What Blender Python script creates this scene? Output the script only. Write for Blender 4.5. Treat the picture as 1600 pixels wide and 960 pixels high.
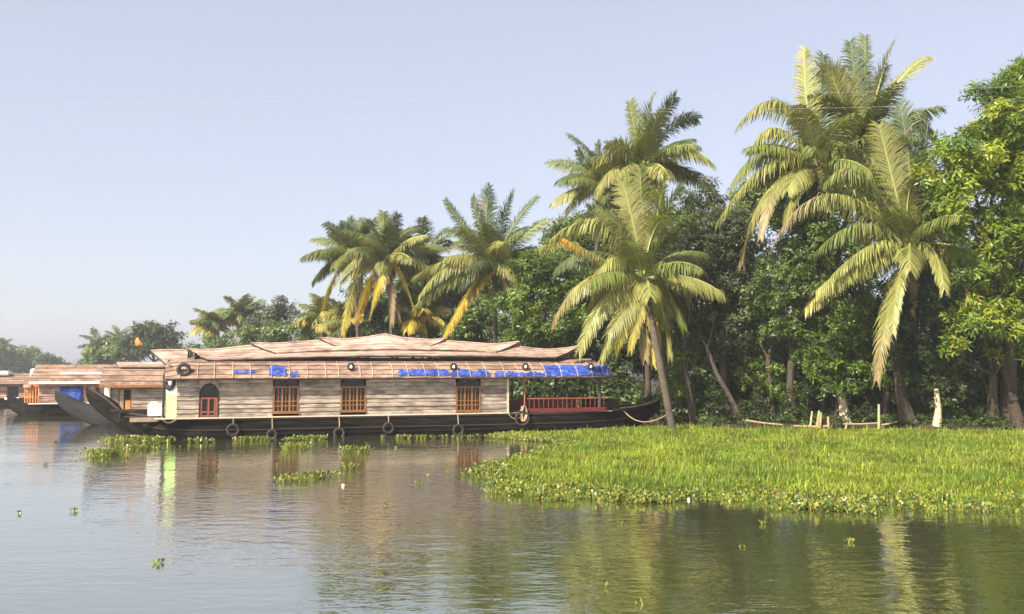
import bpy, math, random
import numpy as np
from mathutils import Vector, Matrix

for o in list(bpy.data.objects):
    bpy.data.objects.remove(o)
SC = bpy.context.scene
COL = SC.collection
R = math.radians
random.seed(7)
RNG = np.random.default_rng(11)

# ------------------------------------------------------------------ camera
CAMZ = 3.2
FPX = 1385.0
PITCH = math.atan(95 / FPX)
cam = bpy.data.cameras.new('camera')
cam.sensor_width = 36
cam.lens = 36 * FPX / 1600
cam.clip_start = 0.1
cam.clip_end = 6000
camo = bpy.data.objects.new('camera', cam)
camo.location = (0, 0, CAMZ)
camo.rotation_euler = (math.pi / 2 + PITCH, 0, 0)
COL.objects.link(camo)
SC.camera = camo

# ------------------------------------------------------------------ light
SUN_DIR = Vector((-0.64, -0.77, 0))
SUN_EL = R(40)
SUN_DIR = (SUN_DIR.normalized() * math.cos(SUN_EL) + Vector((0, 0, math.sin(SUN_EL)))).normalized()
w = bpy.data.worlds.new('World')
SC.world = w
w.use_nodes = True
nt = w.node_tree
nt.nodes.clear()
sky = nt.nodes.new('ShaderNodeTexSky')
sky.sky_type = 'NISHITA'
sky.sun_disc = False
sky.sun_elevation = SUN_EL
sky.sun_rotation = math.atan2(SUN_DIR.x, SUN_DIR.y)
sky.air_density = 1.0
sky.dust_density = 2.2
sky.ozone_density = 2.5
bg = nt.nodes.new('ShaderNodeBackground')
bg.inputs['Strength'].default_value = 0.125
wo = nt.nodes.new('ShaderNodeOutputWorld')
hsv = nt.nodes.new('ShaderNodeHueSaturation')
hsv.inputs['Saturation'].default_value = 0.75
hsv.inputs['Hue'].default_value = 0.512
nt.links.new(sky.outputs[0], hsv.inputs['Color'])
veil = nt.nodes.new('ShaderNodeMix')      # the dusty dry-season air veils the whole sky evenly
veil.data_type = 'RGBA'
veil.inputs[0].default_value = 0.63
veil.inputs[7].default_value = (2.30, 2.36, 2.66, 1)
nt.links.new(hsv.outputs[0], veil.inputs[6])
nt.links.new(veil.outputs[2], bg.inputs['Color'])
nt.links.new(bg.outputs[0], wo.inputs['Surface'])

sl = bpy.data.lights.new('sun', 'SUN')
sl.energy = 5.0
sl.angle = R(0.6)
sl.color = (1.0, 0.90, 0.74)
so = bpy.data.objects.new('sun', sl)
so.rotation_euler = SUN_DIR.to_track_quat('Z', 'Y').to_euler()
so.location = (-40, -60, 60)
COL.objects.link(so)

SC.view_settings.view_transform = 'Standard'
SC.view_settings.look = 'None'
SC.view_settings.exposure = 1.12
SC.view_settings.gamma = 1
SC.view_settings.use_curve_mapping = False
SC.cycles.use_denoising = True
SC.cycles.max_bounces = 8
SC.cycles.diffuse_bounces = 3
SC.cycles.glossy_bounces = 4
SC.cycles.transmission_bounces = 4
SC.cycles.volume_bounces = 1
SC.cycles.sample_clamp_indirect = 6

# ------------------------------------------------------------------ pixel helpers (1600 x 960 photograph)
CP, SP = math.cos(PITCH), math.sin(PITCH)
def ray(px, py):
    h = (px - 800) / FPX
    v = (480 - py) / FPX
    return np.array([h, CP - v * SP, SP + v * CP])
def at(px, py, d):
    r = ray(px, py)
    k = d / r[1]
    return np.array([r[0] * k, d, CAMZ + r[2] * k])
def onz(px, py, z=0.0):
    r = ray(px, py)
    k = (z - CAMZ) / r[2]
    return np.array([r[0] * k, r[1] * k, z])

# ------------------------------------------------------------------ mesh helpers
def mk(name, V, F, mat, parent=None, smooth=False):
    me = bpy.data.meshes.new(name)
    me.from_pydata([tuple(map(float, v)) for v in V], [], F)
    me.update()
    if mat is not None:
        me.materials.append(mat)
    if smooth:
        for p in me.polygons:
            p.use_smooth = True
    o = bpy.data.objects.new(name, me)
    COL.objects.link(o)
    if parent is not None:
        o.parent = parent
    return o
def share(src, name, parent, loc=(0, 0, 0), rot=(0, 0, 0), scale=(1, 1, 1)):
    o = bpy.data.objects.new(name, src.data)
    COL.objects.link(o)
    o.parent = parent
    o.location = loc
    o.rotation_euler = rot
    o.scale = scale
    return o
def tag(o, label, cat, group=None, kind=None):
    if label: o['label'] = label
    if cat: o['category'] = cat
    if group: o['group'] = group
    if kind: o['kind'] = kind
    return o
def empty(name, loc=(0, 0, 0), rz=0.0):
    o = bpy.data.objects.new(name, None)
    o.empty_display_size = 0.3
    o.location = loc
    o.rotation_euler = (0, 0, rz)
    COL.objects.link(o)
    return o

class G:
    """collects simple solids for one mesh"""
    def __init__(s): s.V = []; s.F = []
    def add(s, V, F):
        n = len(s.V)
        s.V += [tuple(v) for v in V]
        s.F += [tuple(i + n for i in f) for f in F]
        return s
    def box(s, a, b):
        x0, y0, z0 = a; x1, y1, z1 = b
        V = [(x0,y0,z0),(x1,y0,z0),(x1,y1,z0),(x0,y1,z0),(x0,y0,z1),(x1,y0,z1),(x1,y1,z1),(x0,y1,z1)]
        F = [(0,3,2,1),(4,5,6,7),(0,1,5,4),(1,2,6,5),(2,3,7,6),(3,0,4,7)]
        return s.add(V, F)
    def bev(s, a, b, e=0.01):
        """box with chamfered long edges along x (12 outline points)"""
        x0, y0, z0 = a; x1, y1, z1 = b
        prof = [(y0+e,z0),(y1-e,z0),(y1,z0+e),(y1,z1-e),(y1-e,z1),(y0+e,z1),(y0,z1-e),(y0,z0+e)]
        V = [(x0, y, z) for y, z in prof] + [(x1, y, z) for y, z in prof]
        n = 8
        F = [tuple(range(n))[::-1], tuple(range(n, 2*n))] + [(i, (i+1) % n, n+(i+1) % n, n+i) for i in range(n)]
        return s.add(V, F)
    def tube(s, P, rad, n=8, cap=True, flat=1.0):
        P = [Vector(p) for p in P]
        if not hasattr(rad, '__len__'): rad = [rad] * len(P)
        V = []; up = Vector((0, 0, 1))
        prev = None
        for i, p in enumerate(P):
            t = (P[min(i+1, len(P)-1)] - P[max(i-1, 0)])
            t = t.normalized() if t.length > 1e-9 else Vector((0, 0, 1))
            if prev is None:
                a = t.cross(up)
                if a.length < 1e-3: a = t.cross(Vector((1, 0, 0)))
            else:
                a = prev - t * prev.dot(t)
            a.normalize(); prev = a
            b = t.cross(a)
            for k in range(n):
                q = 2 * math.pi * k / n
                V.append(p + a * (rad[i] * math.cos(q)) + b * (rad[i] * flat * math.sin(q)))
        F = []
        for i in range(len(P) - 1):
            for k in range(n):
                k2 = (k + 1) % n
                F.append((i*n+k, i*n+k2, (i+1)*n+k2, (i+1)*n+k))
        if cap:
            F.append(tuple(range(n))[::-1]); F.append(tuple(range((len(P)-1)*n, len(P)*n)))
        return s.add([tuple(v) for v in V], F)
    def slab(s, P, th):
        """P grid (n,m,3) top surface; th = offset vector to the under surface"""
        P = np.asarray(P, float); n, m, _ = P.shape
        Q = P + np.asarray(th, float)
        V = list(map(tuple, P.reshape(-1, 3))) + list(map(tuple, Q.reshape(-1, 3)))
        N = n * m
        F = []
        for i in range(n - 1):
            for j in range(m - 1):
                a, b, c, d = i*m+j, (i+1)*m+j, (i+1)*m+j+1, i*m+j+1
                F.append((a, b, c, d)); F.append((N+a, N+d, N+c, N+b))
        for i in range(n - 1):
            a, b = i*m, (i+1)*m
            F.append((a, N+a, N+b, b))
            a, b = i*m+m-1, (i+1)*m+m-1
            F.append((a, b, N+b, N+a))
        for j in range(m - 1):
            a, b = j, j+1
            F.append((a, b, N+b, N+a))
            a, b = (n-1)*m+j, (n-1)*m+j+1
            F.append((a, N+a, N+b, b))
        return s.add(V, F)
    def torus(s, c, R0, r, axis='y', n=20, m=8, sy=1.0):
        V = []; F = []
        for i in range(n):
            a = 2*math.pi*i/n
            for j in range(m):
                b = 2*math.pi*j/m
                rr = R0 + r*math.cos(b)
                u, v, w_ = rr*math.cos(a), rr*math.sin(a), r*sy*math.sin(b)
                p = {'y': (u, w_, v), 'z': (u, v, w_), 'x': (w_, u, v)}[axis]
                V.append((c[0]+p[0], c[1]+p[1], c[2]+p[2]))
        for i in range(n):
            for j in range(m):
                F.append((i*m+j, ((i+1) % n)*m+j, ((i+1) % n)*m+(j+1) % m, i*m+(j+1) % m))
        return s.add(V, F)
    def lathe(s, c, prof, n=12):
        V = []; F = []
        for r_, z_ in prof:
            for k in range(n):
                a = 2*math.pi*k/n
                V.append((c[0]+r_*math.cos(a), c[1]+r_*math.sin(a), c[2]+z_))
        for i in range(len(prof)-1):
            for k in range(n):
                F.append((i*n+k, i*n+(k+1) % n, (i+1)*n+(k+1) % n, (i+1)*n+k))
        F.append(tuple(range(n))[::-1]); F.append(tuple(range((len(prof)-1)*n, len(prof)*n)))
        return s.add(V, F)
    def build(s, name, mat, parent=None, smooth=False):
        return mk(name, s.V, s.F, mat, parent, smooth)

def quad_mesh(name, Q, C, mat, parent=None, org=None):
    """Q (n,4,3) quads, C (n,3) or (n,4,3) colours -> one mesh with a point colour attribute 'tint'"""
    Q = np.asarray(Q, np.float32); n = len(Q)
    if org is not None: Q = Q - np.asarray(org, np.float32)
    C = np.asarray(C, np.float32)
    if C.ndim == 2: C = np.repeat(C[:, None, :], 4, 1)
    me = bpy.data.meshes.new(name)
    me.vertices.add(n * 4)
    me.vertices.foreach_set('co', Q.reshape(-1))
    me.loops.add(n * 4)
    me.loops.foreach_set('vertex_index', np.arange(n * 4, dtype=np.int32))
    me.polygons.add(n)
    me.polygons.foreach_set('loop_start', np.arange(0, n * 4, 4, dtype=np.int32))
    me.polygons.foreach_set('loop_total', np.full(n, 4, np.int32))
    at_ = me.attributes.new('tint', 'FLOAT_COLOR', 'POINT')
    rgba = np.ones((n * 4, 4), np.float32)
    rgba[:, :3] = C.reshape(-1, 3)
    at_.data.foreach_set('color', rgba.reshape(-1))
    me.update(calc_edges=True)
    me.materials.append(mat)
    o = bpy.data.objects.new(name, me)
    COL.objects.link(o)
    if parent is not None: o.parent = parent
    return o
def nrm(a):
    return a / np.maximum(np.linalg.norm(a, axis=-1, keepdims=True), 1e-9)

# ------------------------------------------------------------------ materials
def nodes(name):
    m = bpy.data.materials.new(name)
    m.use_nodes = True
    t = m.node_tree
    p = t.nodes['Principled BSDF']
    return m, t, p
def N(t, kind, **kw):
    n = t.nodes.new(kind)
    for k, v in kw.items():
        if k in n.inputs.keys() if hasattr(n.inputs, 'keys') else False:
            n.inputs[k].default_value = v
        else:
            setattr(n, k, v)
    return n
def surf(name, c1, c2, c3=None, scale=(1, 1, 1), noise=6.0, detail=6, rough=0.8, bump=0.3, bdist=0.02, per_obj=0.15,
         spec=0.3, fine=None, metallic=0, stain=None):
    m, t, p = nodes(name)
    tc = N(t, 'ShaderNodeTexCoord')
    mp = N(t, 'ShaderNodeMapping'); mp.inputs['Scale'].default_value = scale
    oi = N(t, 'ShaderNodeObjectInfo')
    add = N(t, 'ShaderNodeVectorMath', operation='ADD')
    rv = N(t, 'ShaderNodeMath', operation='MULTIPLY'); rv.inputs[1].default_value = 37.0
    t.links.new(oi.outputs['Random'], rv.inputs[0])
    t.links.new(tc.outputs['Object'], mp.inputs['Vector'])
    t.links.new(mp.outputs[0], add.inputs[0]); t.links.new(rv.outputs[0], add.inputs[1])
    n1 = N(t, 'ShaderNodeTexNoise'); n1.inputs['Scale'].default_value = noise; n1.inputs['Detail'].default_value = detail
    n1.inputs['Roughness'].default_value = 0.65
    t.links.new(add.outputs[0], n1.inputs['Vector'])
    cr = N(t, 'ShaderNodeValToRGB')
    cr.color_ramp.elements[0].position = 0.32; cr.color_ramp.elements[0].color = (*c1, 1)
    cr.color_ramp.elements[1].position = 0.68; cr.color_ramp.elements[1].color = (*c2, 1)
    if c3 is not None:
        e = cr.color_ramp.elements.new(0.5); e.color = (*c3, 1)
    t.links.new(n1.outputs['Fac'], cr.inputs['Fac'])
    hs = N(t, 'ShaderNodeHueSaturation')
    mr = N(t, 'ShaderNodeMapRange'); mr.inputs['To Min'].default_value = 1 - per_obj; mr.inputs['To Max'].default_value = 1 + per_obj
    t.links.new(oi.outputs['Random'], mr.inputs['Value']); t.links.new(mr.outputs[0], hs.inputs['Value'])
    t.links.new(cr.outputs['Color'], hs.inputs['Color'])
    colout = hs.outputs['Color']
    if stain:
        ns = N(t, 'ShaderNodeTexNoise'); ns.inputs['Scale'].default_value = stain; ns.inputs['Detail'].default_value = 5
        ad2 = N(t, 'ShaderNodeVectorMath', operation='ADD')
        t.links.new(tc.outputs['Object'], ad2.inputs[0]); t.links.new(rv.outputs[0], ad2.inputs[1]); t.links.new(ad2.outputs[0], ns.inputs['Vector'])
        rs_ = N(t, 'ShaderNodeValToRGB')
        rs_.color_ramp.elements[0].position = .36; rs_.color_ramp.elements[0].color = (.58, .57, .57, 1)
        rs_.color_ramp.elements[1].position = .58; rs_.color_ramp.elements[1].color = (1.14, 1.12, 1.10, 1)
        t.links.new(ns.outputs['Fac'], rs_.inputs['Fac'])
        mm = N(t, 'ShaderNodeMix', data_type='RGBA', blend_type='MULTIPLY'); mm.inputs[0].default_value = 1
        t.links.new(colout, mm.inputs[6]); t.links.new(rs_.outputs['Color'], mm.inputs[7]); colout = mm.outputs[2]
    t.links.new(colout, p.inputs['Base Color'])
    p.inputs['Roughness'].default_value = rough
    p.inputs['Specular IOR Level'].default_value = spec
    p.inputs['Metallic'].default_value = metallic
    if bump:
        b = N(t, 'ShaderNodeBump'); b.inputs['Strength'].default_value = bump; b.inputs['Distance'].default_value = bdist
        src = n1.outputs['Fac']
        if fine:
            n2 = N(t, 'ShaderNodeTexNoise'); n2.inputs['Scale'].default_value = fine; n2.inputs['Detail'].default_value = 3
            t.links.new(mp.outputs[0], n2.inputs['Vector']); src = n2.outputs['Fac']
        t.links.new(src, b.inputs['Height']); t.links.new(b.outputs[0], p.inputs['Normal'])
    return m
def leafmat(name, trans=0.3, rough=0.5, spec=0.35, tgain=(1.5, 1.5, 0.6)):
    m, t, p = nodes(name)
    a = N(t, 'ShaderNodeAttribute', attribute_name='tint')
    t.links.new(a.outputs['Color'], p.inputs['Base Color'])
    p.inputs['Roughness'].default_value = rough
    p.inputs['Specular IOR Level'].default_value = spec
    tr = N(t, 'ShaderNodeBsdfTranslucent')
    mul = N(t, 'ShaderNodeMix', data_type='RGBA', blend_type='MULTIPLY')
    mul.inputs[0].default_value = 1.0
    mul.inputs[7].default_value = (*tgain, 1)
    t.links.new(a.outputs['Color'], mul.inputs[6]); t.links.new(mul.outputs[2], tr.inputs['Color'])
    mx = N(t, 'ShaderNodeMixShader'); mx.inputs[0].default_value = trans
    t.links.new(p.outputs[0], mx.inputs[1]); t.links.new(tr.outputs[0], mx.inputs[2])
    out = t.nodes['Material Output']
    t.links.new(mx.outputs[0], out.inputs['Surface'])
    return m

M = {}
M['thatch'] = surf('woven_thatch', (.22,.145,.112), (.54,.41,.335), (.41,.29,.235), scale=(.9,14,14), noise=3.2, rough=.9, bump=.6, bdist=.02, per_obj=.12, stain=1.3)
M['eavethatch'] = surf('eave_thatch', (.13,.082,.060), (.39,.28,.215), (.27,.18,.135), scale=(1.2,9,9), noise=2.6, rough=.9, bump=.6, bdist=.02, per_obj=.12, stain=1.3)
M['slat'] = surf('bamboo_mat_wall', (.12,.092,.074), (.44,.380,.322), (.275,.222,.180), scale=(.8,6,16), noise=3.0, rough=.85, bump=.6, bdist=.015, per_obj=.22, stain=1.3)
M['slat2'] = surf('reddish_mat_wall', (.18,.105,.082), (.42,.30,.245), (.30,.19,.155), scale=(.8,6,16), noise=3.0, rough=.85, bump=.5, bdist=.015, per_obj=.18, stain=1.3)
M['hull'] = surf('tarred_hull', (.004,.0035,.003), (.026,.021,.018), (.008,.007,.0065), scale=(.35,1,3), noise=2.2, rough=.85, bump=.3, bdist=.015, per_obj=.05, spec=.1)
M['hullgrey'] = surf('grey_tarred_hull', (.008,.008,.010), (.022,.021,.024), scale=(.5,1,3), noise=2.0, rough=.85, bump=.25, bdist=.015, per_obj=.1)
M['darkwood'] = surf('dark_weathered_wood', (.012,.008,.007), (.050,.033,.026), scale=(1,6,6), noise=3, rough=.75, bump=.35, per_obj=.2)
M['deckwood'] = surf('deck_plank_wood', (.16,.11,.08), (.34,.25,.18), scale=(1,8,8), noise=3, rough=.8, bump=.35, per_obj=.2)
M['teak'] = surf('orange_brown_teak', (.14,.052,.014), (.30,.13,.040), scale=(2,2,8), noise=3, rough=.5, bump=.15, per_obj=.15, spec=.45)
M['redwood'] = surf('red_brown_wood', (.16,.040,.022), (.30,.095,.060), scale=(2,2,6), noise=3, rough=.55, bump=.15, per_obj=.1, spec=.4)
M['redpaint'] = surf('shade_dark_red_paint', (.080,.014,.012), (.16,.030,.026), scale=(1,4,4), noise=3, rough=.6, bump=.1, per_obj=.08)  # red darkened: the veranda's shading is put into the railing colour
M['dark'] = surf('dark_interior', (.008,.007,.006), (.02,.017,.015), noise=3, rough=.9, bump=0, per_obj=0)  # near-black: the shade inside the boat is put into the ceiling colour
M['glass'] = surf('dark_window_glass', (.010,.010,.011), (.022,.020,.020), noise=2, rough=.12, bump=0, per_obj=.1, spec=.5)
M['tarp'] = surf('blue_tarpaulin', (.012,.035,.19), (.16,.19,.42), (.020,.062,.36), scale=(2.2,5,5), noise=2.2, rough=.42, bump=.8, bdist=.03, per_obj=.08, spec=.5, stain=2.0)
M['white'] = surf('white_plastic', (.62,.61,.57), (.82,.81,.78), noise=3, rough=.45, bump=.05, per_obj=.05)
M['whitepaint'] = surf('chalky_white_paint', (.55,.52,.47), (.80,.78,.73), noise=4, rough=.7, bump=.1, per_obj=.05)
M['green'] = surf('lime_green_paint', (.30,.48,.14), (.42,.62,.22), noise=4, rough=.6, bump=.06, per_obj=.03)
M['orange'] = surf('orange_paint', (.44,.13,.035), (.62,.24,.08), noise=4, rough=.6, bump=.08, per_obj=.1)
M['tyre'] = surf('tyre_rubber', (.012,.012,.012), (.04,.038,.036), noise=8, rough=.75, bump=.3, bdist=.01, per_obj=.2)
M['rope'] = surf('coir_rope', (.20,.135,.085), (.42,.30,.20), scale=(1,1,1), noise=40, rough=.9, bump=.5, bdist=.01, per_obj=.2)
M['palebatten'] = surf('pale_bamboo_batten', (.36,.28,.20), (.58,.48,.38), noise=9, rough=.7, bump=.1, per_obj=.2)
M['bark'] = surf('grey_brown_bark', (.026,.020,.015), (.095,.074,.056), scale=(1,1,3), noise=5, rough=.9, bump=.8, bdist=.03, per_obj=.15)
M['palmbark'] = surf('palm_bark', (.045,.035,.027), (.150,.120,.092), scale=(.7,.7,9), noise=4, rough=.9, bump=.8, bdist=.03, per_obj=.15)
M['palebark'] = surf('pale_bark', (.30,.235,.17), (.52,.42,.31), scale=(1,1,3), noise=5, rough=.85, bump=.5, bdist=.02, per_obj=.1)
M['stake'] = surf('split_stake_wood', (.28,.175,.095), (.52,.38,.24), scale=(5,5,1), noise=4, rough=.85, bump=.4, per_obj=.2)
M['soil'] = surf('shade_dark_soil', (.022,.016,.010), (.075,.054,.032), (.040,.034,.016), noise=.8, rough=.95, bump=.6, bdist=.1, per_obj=0, fine=5)  # soil kept dark: shade beneath the trees is put into its colour
M['metal'] = surf('galvanised_wire', (.25,.25,.26), (.38,.38,.40), noise=6, rough=.5, bump=0, per_obj=.1)
M['concrete'] = surf('pole_concrete', (.28,.27,.25), (.42,.40,.37), noise=5, rough=.9, bump=.3, per_obj=.05)
M['coconut'] = surf('coconut_husk', (.16,.12,.03), (.34,.24,.05), noise=6, rough=.6, bump=.1, per_obj=.4)
M['mud'] = surf('mat_base', (.045,.075,.012), (.13,.19,.026), noise=3, rough=.95, bump=.6, bdist=.05, per_obj=0)
M['leaf'] = leafmat('broad_leaf', .28, .42, .4)
M['frond'] = leafmat('palm_leaflet', .25, .45, .4, (1.4, 1.35, .55))
M['grass'] = leafmat('grass_blade', .45, .55, .25, (1.5, 1.5, .5))
M['hyacinth'] = leafmat('hyacinth_leaf', .2, .35, .45)

def water_material():
    m, t, p = nodes('river_water')
    tc = N(t, 'ShaderNodeTexCoord')
    def noise(sx, sy, scale, detail, rot=0.0):
        mp = N(t, 'ShaderNodeMapping'); mp.inputs['Scale'].default_value = (sx, sy, 1); mp.inputs['Rotation'].default_value = (0, 0, rot)
        t.links.new(tc.outputs['Object'], mp.inputs['Vector'])
        n = N(t, 'ShaderNodeTexNoise'); n.inputs['Scale'].default_value = scale; n.inputs['Detail'].default_value = detail
        n.inputs['Roughness'].default_value = .55
        t.links.new(mp.outputs[0], n.inputs['Vector'])
        return n.outputs['Fac']
    a = noise(.45, 1.0, 1.1, 2, .12)
    b = noise(.5, 1.0, 4.2, 3, -.1)
    c = noise(.7, 1.0, .16, 2, .3)
    ramp = N(t, 'ShaderNodeMapRange'); ramp.inputs['From Min'].default_value = .38; ramp.inputs['From Max'].default_value = .62
    ramp.inputs['To Min'].default_value = .35; ramp.inputs['To Max'].default_value = 1.0
    t.links.new(c, ramp.inputs['Value'])
    b2 = N(t, 'ShaderNodeMath', operation='MULTIPLY'); b2.inputs[1].default_value = .95; t.links.new(b, b2.inputs[0])
    s = N(t, 'ShaderNodeMath', operation='ADD'); t.links.new(a, s.inputs[0]); t.links.new(b2.outputs[0], s.inputs[1])
    s2 = N(t, 'ShaderNodeMath', operation='MULTIPLY'); t.links.new(s.outputs[0], s2.inputs[0]); t.links.new(ramp.outputs[0], s2.inputs[1])
    bu = N(t, 'ShaderNodeBump'); bu.inputs['Strength'].default_value = 1.0; bu.inputs['Distance'].default_value = .020
    t.links.new(s2.outputs[0], bu.inputs['Height'])
    # muddy body plus mirror-like surface; sheen rises toward grazing view as on real rippled water
    fr = N(t, 'ShaderNodeFresnel'); fr.inputs['IOR'].default_value = 1.33
    t.links.new(bu.outputs[0], fr.inputs['Normal'])
    pw = N(t, 'ShaderNodeMath', operation='POWER'); pw.inputs[1].default_value = .34
    t.links.new(fr.outputs[0], pw.inputs[0])
    gl = N(t, 'ShaderNodeBsdfGlossy'); gl.inputs['Roughness'].default_value = .03; gl.inputs['Color'].default_value = (.93, .94, .92, 1)
    t.links.new(bu.outputs[0], gl.inputs['Normal'])
    df = N(t, 'ShaderNodeBsdfDiffuse'); df.inputs['Color'].default_value = (.058, .064, .022, 1)
    mx = N(t, 'ShaderNodeMixShader')
    t.links.new(pw.outputs[0], mx.inputs[0]); t.links.new(df.outputs[0], mx.inputs[1]); t.links.new(gl.outputs[0], mx.inputs[2])
    t.links.new(mx.outputs[0], t.nodes['Material Output'].inputs['Surface'])
    t.nodes.remove(p)
    return m
M['water'] = water_material()

# ------------------------------------------------------------------ setting: water and land
SH = [(-2500, 420), (-420, 330), (-150, 255), (-80, 165), (-45, 112), (-25, 82), (-10, 63), (4, 56), (8.6, 53), (9.3, 46.2), (9.9, 44.7), (30, 43.6), (80, 40), (2500, -60)]
SHX = np.array([p[0] for p in SH], float); SHY = np.array([p[1] for p in SH], float)
def shore(x): return np.interp(x, SHX, SHY)
def land_z(x, y):
    t = y - shore(x)
    return float(np.interp(t, [-1.5, 0, 1.0, 4, 60, 3000], [-.6, 0.0, .32, .45, .7, 1.0]))

mk('water', [(-2500, -150, 0), (2500, -150, 0), (2500, 3500, 0), (-2500, 3500, 0)], [(0, 1, 2, 3)], M['water'])['kind'] = 'structure'
xs = np.unique(np.concatenate([np.linspace(-2500, -420, 12), np.linspace(-420, -60, 40), np.linspace(-60, 60, 160), np.linspace(60, 2500, 24), [8.6, 9.3, 9.9]]))
ts = np.concatenate([[-1.5, -.6, 0, .3, .7, 1.2, 2, 3, 4.5], np.linspace(6, 40, 18), [60, 120, 300, 900, 3200]])
V = []; F = []
for x in xs:
    for t_ in ts:
        y = float(shore(x)) + t_
        V.append((x, y, land_z(x, y) + (RNG.normal(0, .05) if 0.2 < t_ < 45 else 0)))
m_ = len(ts)
for i in range(len(xs) - 1):
    for j in range(m_ - 1):
        F.append((i*m_+j, (i+1)*m_+j, (i+1)*m_+j+1, i*m_+j+1))
mk('ground', V, F, M['soil'], smooth=True)['kind'] = 'structure'

# ------------------------------------------------------------------ houseboats
TH = R(19)
C_, S_ = math.cos(TH), math.sin(TH)
class Frame:
    """boat frame: x along the boat, y across away from the camera, z up"""
    def __init__(s, px, d, th=TH):
        p = at(px, 575, d); s.o = np.array([p[0], p[1]]); s.c = math.cos(th); s.s = math.sin(th); s.th = th
    def L(s, px, py, y=0.0):
        r = ray(px, py)
        u = np.array([s.c, s.s]); n = np.array([-s.s, s.c])
        # k*r_xy = o + S u + y n
        A = np.array([[r[0], -u[0]], [r[1], -u[1]]]); b = s.o + y * n
        k, S = np.linalg.solve(A, b)
        return S, CAMZ + k * r[2]
    def world(s, x, y, z):
        return (s.o[0] + x*s.c - y*s.s, s.o[1] + x*s.s + y*s.c, z)

def hull_mesh(sec, yc, name, mat, parent):
    """sec rows: s, half width at gunwale, gunwale z, keel z"""
    g = G(); n = len(sec); V = []
    prof = [(1.0, 1.0), (1.015, .72), (.98, .45), (.86, .2), (.55, .04), (0, 0)]
    for s_, w_, gz, kz in sec:
        row = [(s_, yc - w_*a, kz + (gz-kz)*b) for a, b in prof]
        row += [(s_, yc + w_*a, kz + (gz-kz)*b) for a, b in prof[::-1][1:]]
        V.append(row)
    m = len(V[0])
    VV = [p for r_ in V for p in r_]
    F = []
    for i in range(n-1):
        for j in range(m-1):
            F.append((i*m+j, i*m+j+1, (i+1)*m+j+1, (i+1)*m+j))
        F.append((i*m+m-1, i*m, (i+1)*m, (i+1)*m+m-1))   # deck level closing
    F.append(tuple(range(m))); F.append(tuple(range((n-1)*m, n*m))[::-1])
    g.add(VV, F)
    return g.build(name, mat, parent, smooth=False)

def course_set(parent, name, mat, s_eave, s_ridge, ze, zr, y_e, y_r, courses=5, n=26, th=.05, sag=.0, bulge=0.0, far=True):
    """roof slope made of overlapping mat courses; ze/zr are functions of s"""
    def P(u, v, lift):
        s0 = s_eave[0] + (s_ridge[0]-s_eave[0])*v; s1 = s_eave[1] + (s_ridge[1]-s_eave[1])*v
        s_ = s0 + (s1-s0)*u
        z = ze(s_) + (zr(s_)-ze(s_))*v - sag*math.sin(math.pi*v) + lift
        return (s_, y_e + (y_r-y_e)*v - bulge*math.sin(math.pi*v), z)
    for k in range(courses):
        v0 = k/courses - (.35/courses if k else 0); v1 = (k+1)/courses
        rows = []
        rr = random.Random(k*7+int(s_eave[0]*10))
        for i in range(n+1):
            u = i/n
            j = rr.uniform(-.012, .012)
            rows.append([P(u, v0 + j*.5, .045+j), P(u, (v0+v1)/2, .026+j*.4), P(u, v1, .004)])
        g = G().slab(rows, (0, 0.01, -th))
        g.build(name, mat, parent)
    if far:
        rows = []
        for i in range(n+1):
            u = i/n; row = []
            for v in (0, .5, 1):
                x, y, z = P(u, v, .0); row.append((x, 2*y_r - y, z))
            rows.append(row[::-1])
        G().slab(rows, (0, -.01, -th)).build(name, mat, parent)

def lin(pts):
    xs_ = [p[0] for p in pts]; zs_ = [p[1] for p in pts]
    return lambda x: float(np.interp(x, xs_, zs_))

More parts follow.
